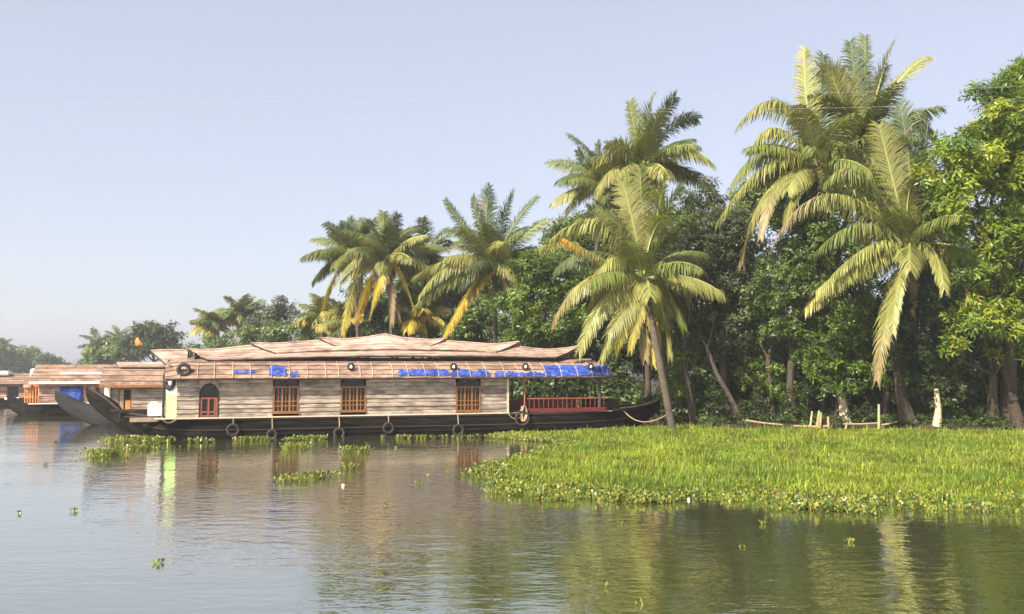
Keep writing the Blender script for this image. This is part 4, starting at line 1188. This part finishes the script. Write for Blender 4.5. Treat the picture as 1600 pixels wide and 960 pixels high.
# deep background fill, each a tree of its own
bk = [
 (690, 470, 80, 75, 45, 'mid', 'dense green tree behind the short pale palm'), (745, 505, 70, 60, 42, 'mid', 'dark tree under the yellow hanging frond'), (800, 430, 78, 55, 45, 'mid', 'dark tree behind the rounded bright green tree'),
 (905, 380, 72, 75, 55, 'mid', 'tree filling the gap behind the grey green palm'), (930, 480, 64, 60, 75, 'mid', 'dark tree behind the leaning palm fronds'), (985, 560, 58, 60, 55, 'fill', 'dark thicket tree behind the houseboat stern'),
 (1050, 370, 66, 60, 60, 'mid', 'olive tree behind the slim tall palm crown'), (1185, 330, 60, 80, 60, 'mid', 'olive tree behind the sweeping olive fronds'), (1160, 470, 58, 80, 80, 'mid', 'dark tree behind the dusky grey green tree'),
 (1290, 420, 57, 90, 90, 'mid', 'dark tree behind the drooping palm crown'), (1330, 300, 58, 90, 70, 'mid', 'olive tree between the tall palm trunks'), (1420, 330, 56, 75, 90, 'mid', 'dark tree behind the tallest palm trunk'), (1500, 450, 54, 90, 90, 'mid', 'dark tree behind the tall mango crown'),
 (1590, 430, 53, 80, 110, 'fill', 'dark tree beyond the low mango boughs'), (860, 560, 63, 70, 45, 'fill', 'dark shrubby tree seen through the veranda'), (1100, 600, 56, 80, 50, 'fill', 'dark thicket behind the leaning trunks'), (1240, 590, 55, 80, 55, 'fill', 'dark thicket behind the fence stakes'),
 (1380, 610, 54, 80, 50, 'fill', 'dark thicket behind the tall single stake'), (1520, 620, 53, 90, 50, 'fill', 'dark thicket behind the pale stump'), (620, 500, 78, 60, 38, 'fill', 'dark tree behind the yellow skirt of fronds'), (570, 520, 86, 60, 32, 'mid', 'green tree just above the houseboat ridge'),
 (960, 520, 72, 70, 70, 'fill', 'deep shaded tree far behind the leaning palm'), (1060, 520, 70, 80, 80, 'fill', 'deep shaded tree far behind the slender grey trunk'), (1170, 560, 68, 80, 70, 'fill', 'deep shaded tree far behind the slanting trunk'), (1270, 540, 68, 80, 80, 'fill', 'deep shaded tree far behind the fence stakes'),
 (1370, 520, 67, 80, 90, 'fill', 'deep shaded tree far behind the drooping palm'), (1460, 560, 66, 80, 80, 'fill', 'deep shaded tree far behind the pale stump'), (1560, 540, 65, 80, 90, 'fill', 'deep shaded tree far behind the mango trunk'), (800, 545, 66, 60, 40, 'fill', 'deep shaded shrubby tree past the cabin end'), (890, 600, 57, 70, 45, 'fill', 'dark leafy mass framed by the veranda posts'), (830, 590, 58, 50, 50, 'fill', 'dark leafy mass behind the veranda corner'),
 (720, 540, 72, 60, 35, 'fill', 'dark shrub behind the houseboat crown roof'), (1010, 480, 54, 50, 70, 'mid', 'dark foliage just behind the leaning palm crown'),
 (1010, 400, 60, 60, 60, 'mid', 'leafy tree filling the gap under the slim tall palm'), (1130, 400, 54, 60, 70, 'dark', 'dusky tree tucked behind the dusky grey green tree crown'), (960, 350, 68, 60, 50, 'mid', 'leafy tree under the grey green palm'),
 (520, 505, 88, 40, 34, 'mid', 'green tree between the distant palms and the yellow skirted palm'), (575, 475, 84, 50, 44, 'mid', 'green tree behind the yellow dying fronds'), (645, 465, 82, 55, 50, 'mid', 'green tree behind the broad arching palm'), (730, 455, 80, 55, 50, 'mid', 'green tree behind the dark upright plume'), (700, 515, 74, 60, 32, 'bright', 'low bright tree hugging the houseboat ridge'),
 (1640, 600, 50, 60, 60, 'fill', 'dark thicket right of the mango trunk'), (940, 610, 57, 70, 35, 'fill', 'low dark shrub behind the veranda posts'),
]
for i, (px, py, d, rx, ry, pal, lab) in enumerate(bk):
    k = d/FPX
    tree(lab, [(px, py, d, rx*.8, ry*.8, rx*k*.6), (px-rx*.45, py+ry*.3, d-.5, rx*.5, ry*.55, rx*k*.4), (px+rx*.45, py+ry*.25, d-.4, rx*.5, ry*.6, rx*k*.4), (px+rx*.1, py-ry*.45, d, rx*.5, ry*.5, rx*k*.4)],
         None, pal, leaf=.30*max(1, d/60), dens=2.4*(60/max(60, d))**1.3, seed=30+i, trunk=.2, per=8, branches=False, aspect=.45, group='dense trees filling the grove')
# left background
tree('airy grey green tree beyond the far end of the grove', [(440, 490, 100, 30, 26, 2.0), (418, 500, 101, 24, 24, 1.8), (400, 515, 101, 24, 20, 1.6)], None, 'grey', leaf=.34, dens=1.9, seed=60, trunk=.2, per=8, aspect=.45, group='trees along the receding bank')
tree('green bushes crowding the bank under the distant palms', [(390, 530, 96, 30, 20, 1.8), (435, 525, 95, 34, 22, 2.0), (480, 522, 92, 32, 24, 2.0), (345, 540, 108, 30, 16, 1.8)], None, 'mid', leaf=.36, dens=1.8, seed=61, trunk=.15, per=8, aspect=.45, group='trees along the receding bank', branches=False, name='bush', cat='bush')
tree('big rounded dark tree on the far shore', [(245, 532, 165, 34, 26, 3.6), (215, 540, 165, 28, 20, 3.0), (270, 545, 165, 20, 18, 2.4), (228, 520, 166, 24, 16, 2.6)], None, 'fill', leaf=.6, dens=.75, seed=62, trunk=.4, per=8, aspect=.5, group='trees on the far shore')
tree('paler bushes at the foot of the faint far palms', [(160, 560, 168, 28, 16, 3.0), (195, 555, 170, 24, 20, 3.0), (180, 545, 172, 18, 18, 2.4), (140, 568, 172, 14, 10, 2.0)], None, 'mid', leaf=.55, dens=.8, seed=63, trunk=.25, per=8, aspect=.5, group='trees on the far shore', branches=False, name='bush', cat='bush')
tree('pale bush by the bank behind the bow canopy', [(300, 556, 128, 24, 16, 2.0), (275, 563, 130, 22, 12, 2.0)], None, 'mid', leaf=.45, dens=1.2, seed=64, trunk=.2, per=8, aspect=.5, group='trees along the receding bank', branches=False, name='bush', cat='bush')
for i, (px, py, d, rx, ry, pal, lab) in enumerate([(10, 562, 275, 34, 20, 'fill', 'hazy tree clump at the river bend over the far boat tank'), (45, 560, 285, 32, 22, 'mid', 'hazy pale tree in the middle of the river bend'), (78, 570, 290, 26, 16, 'fill', 'hazy dark low tree where the river bend dips'), (106, 576, 290, 18, 11, 'fill', 'lowest hazy shrub at the end of the river bend'),
       (-25, 556, 270, 34, 26, 'fill', 'hazy tree at the edge of the river bend'), (60, 578, 288, 36, 10, 'mid', 'hazy bushes fringing the river bend')]):
    k = d/FPX
    tree(lab, [(px, py, d, rx*.7, ry*.8, rx*k*.6), (px-rx*.5, py+ry*.2, d, rx*.5, ry*.7, rx*k*.5), (px+rx*.5, py+ry*.3, d, rx*.5, ry*.6, rx*k*.5)], None, pal, leaf=.8, dens=.42, seed=70+i, trunk=.4, per=8, aspect=.55, group='hazy trees at the river bend', branches=False)
palm('tiny hazy palm poking above the river bend trees', None, (6, 540, 270), [], nrand=14, seed=55, rl=(3, 4), cols='d', dead=0, pairs=20, coconuts=False, lw=.16)

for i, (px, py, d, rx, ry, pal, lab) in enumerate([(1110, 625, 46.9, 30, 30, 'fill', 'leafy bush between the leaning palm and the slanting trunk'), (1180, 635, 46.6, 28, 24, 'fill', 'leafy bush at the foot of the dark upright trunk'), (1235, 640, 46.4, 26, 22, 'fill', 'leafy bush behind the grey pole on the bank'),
       (1262, 600, 46.8, 30, 36, 'fill', 'shaded bush behind the close cluster of stakes'), (1350, 645, 46.0, 26, 20, 'fill', 'leafy bush between the pale brown trunk and the tall stake'), (1440, 650, 46.3, 26, 26, 'fill', 'shaded bush beside the thick dark trunk'), (1505, 640, 45.6, 36, 34, 'fill', 'shaded bush right behind the pale stump'), (1545, 655, 45.2, 34, 26, 'fill', 'leafy bush next to the curving brown trunk'), (1065, 640, 47.2, 22, 18, 'fill', 'leafy bush pressed against the leaning palm base')]):
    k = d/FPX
    tree(lab, [(px, py, d, rx*.8, ry*.8, rx*k*.7), (px-rx*.5, py+ry*.3, d, rx*.5, ry*.6, rx*k*.5), (px+rx*.5, py+ry*.2, d, rx*.55, ry*.6, rx*k*.5)], None, pal, leaf=.19, dens=5.0, seed=120+i, trunk=.05, per=7, branches=False, aspect=.45, group='understorey bushes', name='bush', cat='bush', clump=.42)  # dark leaf colour stands in for shade on these bushes
# bare trunks visible in the shade
def bare_trunk(pts, d, r0, label, bark='bark', limbs=True):
    W = [at(px, py, d+i*.15) for i, (px, py) in enumerate(pts)]
    W[0][2] = land_z(W[0][0], W[0][1])-.1
    b = W[0].copy()
    P = [p-b for p in W]
    rad = [r0*(1.3 if i == 0 else 1-.4*i/(len(P)-1)) for i in range(len(P))]
    o = G().tube(P, rad, 9).build('tree_trunk', M[bark], None); o.location = b
    tag(o, label, 'trunk')
    if not limbs: return
    tw = [P[-1], P[-1]+np.array([.25, .2, .7]), P[-1]+np.array([.5, .4, 1.6])]
    G().tube(tw, [rad[-1]*.8, rad[-1]*.5, .03], 6).build('limb', M[bark], o)
    G().tube([P[-1], P[-1]+np.array([-.3, .1, .6]), P[-1]+np.array([-.5, .3, 1.5])], [rad[-1]*.7, rad[-1]*.4, .03], 6).build('limb', M[bark], o)
bare_trunk([(1085, 662), (1076, 610), (1068, 560), (1070, 520)], 46.6, .17, 'slender grey trunk next to the leaning palm trunk')
bare_trunk([(1160, 664), (1140, 620), (1120, 585), (1105, 545)], 46.8, .16, 'thin trunk slanting away from the leaning palm')
bare_trunk([(1205, 662), (1203, 610), (1200, 560)], 47.6, .20, 'dark upright trunk under the low glossy sapling')
bare_trunk([(1322, 668), (1318, 640), (1310, 600)], 46.0, .27, 'pale brown trunk behind the bleached fence stakes', 'palebark', limbs=False)
bare_trunk([(1422, 680), (1408, 620), (1398, 540)], 45.4, .34, 'thick dark trunk between the tall stake and the pale stump')
bare_trunk([(1594, 690), (1578, 610), (1562, 555)], 44.6, .26, 'curving brown trunk beneath the mango boughs')
bare_trunk([(1464, 676), (1466, 640), (1463, 608)], 45.0, .19, 'pale stump standing alone in the shade', 'palebark', limbs=False)
# stump needs no limbs in view; fence stakes and rails
def stake(px, y0, y1, d, r_, label, tilt=0):
    a = at(px+tilt, y0, d); b = at(px, y1, d)
    b[2] = min(b[2], land_z(b[0], b[1]))-.1
    o = G().tube([(0, 0, 0), ((a-b)*.5+np.array([.01, 0, 0])), (a-b)], [r_, r_*.95, r_*.8], 7).build('fence_stake', M['stake'], None); o.location = b
    tag(o, label, 'stake', 'fence stakes on the bank')
stake(1264, 643, 676, 44.6, .055, 'outermost bleached stake of the close cluster on the bank', 5)
stake(1274, 642, 678, 44.5, .06, 'leaning bleached stake in the middle of the close cluster', 6)
stake(1279, 645, 680, 44.3, .07, 'thickest bleached stake of the close cluster on the bank', 4)
stake(1294, 651, 682, 44.2, .055, 'short separate stake just beside the close cluster')
stake(1373, 632, 678, 44.3, .065, 'tall single stake standing apart on the bank')
stake(1318, 660, 676, 44.4, .05, 'stub of a stake between the cluster and the tall single stake', 6)
def rail(px0, y0, px1, y1, d0, d1, r_, label):
    a = at(px0, y0, d0); b = at(px1, y1, d1)
    m = (a+b)/2+np.array([0, 0, -.03])
    o = G().tube([(0, 0, 0), m-a, b-a], [r_, r_*.9, r_*.8], 7).build('fence_rail', M['stake'], None); o.location = a
    tag(o, label, 'rail', 'fallen rails on the bank')
rail(1165, 657, 1222, 664, 44.9, 44.8, .05, 'grey pole lying on the bank toward the slanting trunk')
rail(1240, 666, 1300, 666, 44.62, 44.4, .06, 'short rail crossing the close cluster of stakes')
rail(1318, 663, 1376, 661, 44.45, 44.4, .05, 'thin rail leading to the tall single stake')
rail(1374, 665, 1402, 659, 44.4, 44.7, .06, 'stubby rail running on past the tall single stake')

# ------------------------------------------------------------------ floating vegetation
front = [(752, 736), (785, 772), (830, 786), (900, 784), (960, 786), (1050, 781), (1100, 777), (1180, 791), (1300, 797), (1400, 801), (1500, 799), (1600, 805), (1900, 815)]
back = [(752, 734), (805, 722), (860, 704), (905, 694), (850, 690), (800, 687), (770, 684), (790, 681), (870, 680), (960, 674), (1060, 670), (1180, 672), (1600, 679), (1900, 681)]
def ragged(L):
    out = []; rr = random.Random(8)
    for (a, b), (c, d) in zip(L[:-1], L[1:]):
        k = max(1, int(abs(c-a)/22))
        out += [(a+(c-a)*i/k+rr.uniform(-5, 5), b+(d-b)*i/k+rr.uniform(-4.5, 4.5)) for i in range(k)]
    return out+[L[-1]]
fp = np.array([onz(*p)[:2] for p in ragged(front)]); bp = np.array([onz(*p)[:2] for p in back])
poly = np.concatenate([fp, bp[::-1]])
def inside(P, poly):
    x, y = P[:, 0], P[:, 1]; r_ = np.zeros(len(P), bool); j = len(poly)-1
    for i in range(len(poly)):
        xi, yi = poly[i]; xj, yj = poly[j]
        c = ((yi > y) != (yj > y)) & (x < (xj-xi)*(y-yi)/(yj-yi+1e-12)+xi)
        r_ ^= c; j = i
    return r_
def edge_dist(P, line):
    d = np.full(len(P), 1e9)
    for i in range(len(line)-1):
        a, b = line[i], line[i+1]; ab = b-a
        t = np.clip(((P-a)@ab)/(ab@ab), 0, 1)
        d = np.minimum(d, np.linalg.norm(P-(a+t[:, None]*ab), axis=1))
    return d
def vnoise(P, s, seed):
    rng = np.random.default_rng(seed); o = np.zeros(len(P))
    for k in range(6):
        a = rng.uniform(0, 6.28); f = s*rng.uniform(.6, 1.8); ph = rng.uniform(0, 6.28)
        o += np.sin((P[:, 0]*math.cos(a)+P[:, 1]*math.sin(a))*f+ph)
    return o/6
# base sheet of the floating mat
cen = poly.mean(0)
ins = np.concatenate([fp+np.array([.25, .75]), (bp+np.array([.3, -.25]))[::-1]])
V = [(float(x), float(y), .012) for x, y in ins]
mat_o = mk('floating_mat', V, [tuple(range(len(V)))], M['mud']); mat_o['kind'] = 'structure'
def sample(n, poly, rng):
    lo, hi = poly.min(0), poly.max(0)
    P = rng.uniform(lo, hi, (n, 2)); return P[inside(P, poly)]
lo, hi = poly.min(0), poly.max(0)
rng = np.random.default_rng(5)
P = sample(345000, poly, rng)
P = P[P[:, 0] < P[:, 1]*.62+1.5]
P = P[rng.random(len(P)) < np.clip(1.25-(P[:, 1]-20)/55, .45, 1)]
ed = edge_dist(P, fp); eb = edge_dist(P, bp)
P = P[(ed > .10+1.6*rng.random(len(P))**2*np.clip(.5+vnoise(P, .9, 3), .1, 1.2))]
ed = edge_dist(P, fp); eb = edge_dist(P, bp)
n = len(P)
hgt = .62*np.clip(.12+.30*np.clip(ed/3, 0, 1), .1, .5)*(1+.45*vnoise(P, 1.6, 1)+.25*vnoise(P, 4.5, 2))*rng.uniform(.35, 1.0, n)*(1+.9*(rng.random(n) < .06))*np.clip(.35+eb/1.5, .35, 1)
az = rng.uniform(0, 6.28, n)
leanv = np.stack([np.cos(az), np.sin(az), np.zeros(n)], 1)*(rng.uniform(.1, .7, n)*hgt)[:, None]
base = np.concatenate([P, np.full((n, 1), .03)], 1)
wd = np.stack([-np.sin(az), np.cos(az), np.zeros(n)], 1)*(.009+.009*rng.random(n)*(1+P[:, 1]/40))[:, None]
mid = base+leanv*.35+np.array([0, 0, 1.0])*(hgt*.6)[:, None]
tip = base+leanv+np.array([0, 0, 1.0])*(hgt*(.85+.15*rng.random(n)))[:, None]
Q = np.concatenate([np.stack([base-wd, base+wd, mid+wd*.8, mid-wd*.8], 1), np.stack([mid-wd*.8, mid+wd*.8, tip+wd*.12, tip-wd*.12], 1)])
gt = vnoise(P, .8, 9)[:, None]*.5+.5
gc = (np.array([.120, .205, .030])*(1-gt)+np.array([.30, .34, .048])*gt)*(1+.5*vnoise(P, 2.6, 21)[:, None])
yel = (rng.random(n) < .025+.10*(vnoise(P, .5, 12) > .38))[:, None]
gc = np.where(yel, np.array([.46, .42, .05]), gc)*rng.uniform(.6, 1.35, (n, 1))
brn = (rng.random(n) < .05)[:, None]
gc = np.where(brn, np.array([.26, .19, .09]), gc)
o = quad_mesh('grass', Q, np.concatenate([gc*.92, gc*1.05]), M['grass'])
tag(o, 'bright green reedy grass growing on the floating mat', 'grass', kind='stuff')

def hyacinth(P, rng, size=.16, leaves=8, stem=.16, tall=1.0):
    """water hyacinth rosettes: petiole strip and round cupped blade per leaf"""
    n = len(P); k = np.repeat(np.arange(n), leaves); m = len(k)
    az = rng.uniform(0, 6.28, m); el = rng.uniform(.5, 1.35, m)
    d = np.stack([np.cos(az)*np.cos(el), np.sin(az)*np.cos(el), np.sin(el)], 1)
    L = stem*tall*rng.uniform(.6, 1.5, m)
    sz = size*rng.uniform(.6, 1.2, m)
    b = P[k] + np.stack([rng.normal(0, .03, m), rng.normal(0, .03, m), np.zeros(m)], 1)
    e = b + d*L[:, None]
    s = nrm(np.cross(d, np.array([0, 0, 1.0]))+rng.normal(0, .1, (m, 3)))
    Q = [np.stack([b-s*.008, b+s*.008, e+s*.006, e-s*.006], 1)]
    bd = nrm(d+np.array([0, 0, .2])+rng.normal(0, .5, (m, 3))); bs = nrm(np.cross(bd, rng.normal(size=(m, 3))))
    h = sz[:, None]*.5
    c = np.cross(bs, bd)*h*.3
    Q += [np.stack([e, e+bs*h*.9+bd*h*.5+c, e+bs*h*.6+bd*h*1.5+c, e+bd*h*1.9], 1), np.stack([e, e+bd*h*1.9, e-bs*h*.6+bd*h*1.5+c, e-bs*h*.9+bd*h*.5+c], 1)]
    pal = np.array([(.100, .150, .024), (.17, .205, .030), (.26, .25, .045), (.055, .085, .018)])
    col = pal[rng.integers(0, 4, m)]*rng.uniform(.8, 1.25, (m, 1))
    dead = (rng.random(m) < .05)[:, None]
    col = np.where(dead, np.array([.26, .17, .07]), col)
    return np.concatenate(Q), np.concatenate([col*1.3, col, col])
# fringe of hyacinth round the mat
def along(line, n, rng, sd, off=0):
    seg = np.linalg.norm(np.diff(line, axis=0), axis=1); cum = np.concatenate([[0], np.cumsum(seg)])
    t = rng.uniform(0, cum[-1], n)
    P = np.stack([np.interp(t, cum, line[:, 0]), np.interp(t, cum, line[:, 1])], 1)
    return P + rng.normal(0, sd, (n, 2)) + np.array([0, off])
f1 = along(fp, 1500, rng, .22, .18); f2 = along(bp[:10], 900, rng, .22, -.05); f3 = along(fp, 1500, rng, .75, 1.0); f4 = along(bp[9:], 700, rng, .3, 0)
f1 = f1[rng.random(len(f1)) < np.clip(.25+1.5*vnoise(f1, 1.1, 41), .03, 1)]; f3 = f3[inside(f3, poly)]; f3 = f3[vnoise(f3, 1.0, 43) > -.05]
fi = sample(5200, poly, rng); fi = fi[(vnoise(fi, 1.3, 31) > .22) & (edge_dist(fi, fp) < 4.5)]      # hyacinth growing through the grass
HP = np.concatenate([f1, f2, f3, f4, fi]); HP = HP[HP[:, 0] < HP[:, 1]*.62+1.5]
HP = np.concatenate([HP, np.full((len(HP), 1), .02)], 1)
Q, Cc = hyacinth(HP, rng, .088, 6, .095)
o = quad_mesh('water_hyacinth_fringe', Q, Cc, M['hyacinth'])
tag(o, 'round leaved water hyacinth fringing the grass mat', 'hyacinth', kind='stuff')

def raft(pts, n, label, seed, sd=(.5, .2), size=.095, tall=1.0, group='floating hyacinth rafts by the houseboat hull', name='hyacinth_raft'):
    rng = np.random.default_rng(seed)
    W = np.array([onz(*p)[:2] for p in pts])
    c = W.mean(0)
    P = along(W, n, rng, 1.0)*0 + along(W, n, rng, 0) + np.stack([rng.normal(0, sd[0], n), rng.normal(0, sd[1], n)], 1)
    P = np.concatenate([P, np.full((n, 1), -.005)], 1)
    Q, Cc = hyacinth(P, rng, size, 6, .13, tall)
    o = quad_mesh(name, Q, Cc, M['hyacinth'], None, (c[0], c[1], 0)); o.location = (c[0], c[1], 0)
    tag(o, label, 'hyacinth', group)
raft([(175, 692), (215, 692), (252, 694)], 170, 'biggest hyacinth raft floating under the houseboat bow', 1, (.30, .26), tall=1.5)
raft([(152, 712), (172, 712)], 55, 'small hyacinth raft trailing off the biggest raft', 2, (.35, .22), tall=1.2)
raft([(205, 704), (245, 703)], 30, 'thin hyacinth strip along the open side of the biggest raft', 22, (.4, .10))
raft([(370, 690), (412, 689)], 55, 'hyacinth raft between the first two tyre fenders', 3, (.18, .12))
raft([(452, 689), (505, 686)], 50, 'hyacinth raft below the gap between first and middle shuttered windows', 4, (.18, .12))
raft([(452, 703), (466, 702)], 26, 'tufty hyacinth clump in the reflection of the first shuttered window', 5, (.22, .16), tall=1.4)
raft([(448, 755), (478, 750), (515, 745)], 34, 'straggling hyacinth streak out on open water', 6, (.14, .08), .10)
raft([(550, 707), (565, 706)], 20, 'hyacinth clump in the reflection of the middle shuttered window', 7, (.22, .12), tall=1.2)
raft([(780, 684), (690, 686), (600, 685)], 34, 'broken line of hyacinth leaves along the hull waterline', 8, (.35, .10), .09)
raft([(300, 692), (340, 692)], 9, 'few loose hyacinth plants against the hull near the arched window', 9, (.12, .06), .12)
raft([(545, 734), (560, 732)], 10, 'pale hyacinth clump beyond the hull reflection', 10, (.10, .06), .10)
small = [(35, 802), (117, 798), (248, 880), (605, 790), (700, 728), (960, 818), (1160, 855), (1195, 820), (1320, 848), (960, 920), (998, 945), (335, 745), (695, 738), (668, 745), (435, 728), (280, 700), (357, 762), (75, 727), (130, 690), (90, 690), (100, 677), (655, 756), (240, 780), (655, 690), (575, 695), (620, 700), (820, 712)]
rs = random.Random(3)
for i, (px, py) in enumerate(small):
    p = onz(px, py); rng_ = np.random.default_rng(300+i)
    n = 1
    P = np.concatenate([rng_.normal(0, .07, (n, 2)), np.full((n, 1), -.01)], 1)
    Q, Cc = hyacinth(P, rng_, .065, rs.choice([4, 6, 8]), .05)
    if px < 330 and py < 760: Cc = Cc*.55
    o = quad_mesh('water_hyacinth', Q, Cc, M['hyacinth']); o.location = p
    tag(o, 'single small water hyacinth plant drifting on open water', 'hyacinth', 'drifting hyacinth plants')
# pale litter at the mat edge
for i, (px, py, s_, lab) in enumerate([(1540, 796, .075, 'white bottle afloat alone at the edge of the grass mat'), (1352, 786, .05, 'crumpled white scrap in the hyacinth fringe'), (1384, 787, .05, 'crumpled white scrap in the hyacinth fringe'), (1076, 782, .04, 'crumpled white scrap in the hyacinth fringe'), (536, 760, .045, 'pale floating scrap out on the houseboat reflection')]):
    p = onz(px, py); rr = random.Random(i+50)
    g = G().lathe((0, 0, 0), [(.02*(1), -.03), (s_*.8, 0), (s_*rr.uniform(.8, 1.1), s_*.5), (s_*.55, s_*1.1), (.25*s_, s_*1.5)], 9)
    g.V = [(x+rr.uniform(-.2, .2)*s_, y+rr.uniform(-.2, .2)*s_, z) for x, y, z in g.V]
    o = g.build('plastic_litter', M['white']); o.location = p
    tag(o, lab, 'litter', 'floating litter')

# undergrowth on the shaded bank (many small plants nobody could count)
rng = np.random.default_rng(77)
UX = rng.uniform(9, 30, 900); UY = np.array([shore(x) for x in UX])+rng.uniform(.4, 6.5, 900)**1.0
keep = np.ones(900, bool)
LB = [((UX[i], UY[i], land_z(UX[i], UY[i])+.15), (.35, .35, .28)) for i in range(0, 900, 3)]
Q, Cc = leaf_cloud(LB, 9.0, .15, rng, GREENS['fill']+GREENS['mid'][:1], per=5, clump=.6)
o = quad_mesh('undergrowth', Q, Cc, M['leaf']); tag(o, 'low leafy undergrowth in the shade of the grove', 'undergrowth', kind='stuff')
ux = rng.uniform(-45, 9, 230)
LB = []
for x in ux:
    y = float(shore(x))+rng.uniform(.2, 7); LB.append(((x, y, land_z(x, y)+.5), (1.3, 1.2, 1.0)))
Q, Cc = leaf_cloud(LB, .55, .42, rng, GREENS['fill']+GREENS['mid'], per=6, clump=.5)
o = quad_mesh('bank_shrubbery', Q, Cc, M['leaf']); tag(o, 'continuous shrubbery along the bank behind the houseboats', 'shrubbery', kind='stuff')

# ------------------------------------------------------------------ overhead wires with their poles outside the view
def wire(pts, d, label):
    W = [at(px, py, d) for px, py in pts]
    b = W[0].copy()
    o = G().tube([p-b for p in W], .0045, 5).build('overhead_wire', M['metal'], None); o.location = b
    tag(o, label, 'wire', 'overhead wires across the sky')
wire([(-700, 176), (-200, 170), (150, 162), (500, 158), (850, 155), (1100, 150), (1350, 144), (1600, 135), (2300, 108)], 37.0, 'upper thin overhead wire crossing the sky and palm crowns')
wire([(-700, 214), (-200, 205), (150, 198), (500, 189), (850, 180), (1100, 173), (1350, 168), (1600, 158), (2300, 128)], 37.0, 'lower thin overhead wire crossing the sky and palm crowns')
for px, y0, lab in ((-698, 165, 'concrete wire pole standing in the river'), (2298, 100, 'concrete wire pole on the grove side')):
    a = at(px, y0, 37.0)
    o = empty('utility_pole', (a[0], a[1], -.5)); h_ = a[2]+.5
    G().tube([(0, .25, 0), (0, .25, h_)], [.22, .13], 8).build('pole', M['concrete'], o)
    G().box((-.06, -.05, h_-1.7), (.06, .45, h_-.35)).build('crossarm', M['metal'], o)
    tag(o, lab, 'pole', 'utility poles')

# ------------------------------------------------------------------ haze
hz = G().box((-420, -60, -1.6), (420, 520, 34)).build('haze', None, None)
hm = bpy.data.materials.new('river_haze'); hm.use_nodes = True
ht = hm.node_tree; ht.nodes.clear()
ho = ht.nodes.new('ShaderNodeOutputMaterial'); pv = ht.nodes.new('ShaderNodeVolumePrincipled')
pv.inputs['Color'].default_value = (.90, .92, 1.0, 1); pv.inputs['Density'].default_value = .00042; pv.inputs['Anisotropy'].default_value = .1
ht.links.new(pv.outputs[0], ho.inputs['Volume'])
hz.data.materials.append(hm)
tag(hz, 'thin pale haze hanging over the river', 'haze', kind='stuff')
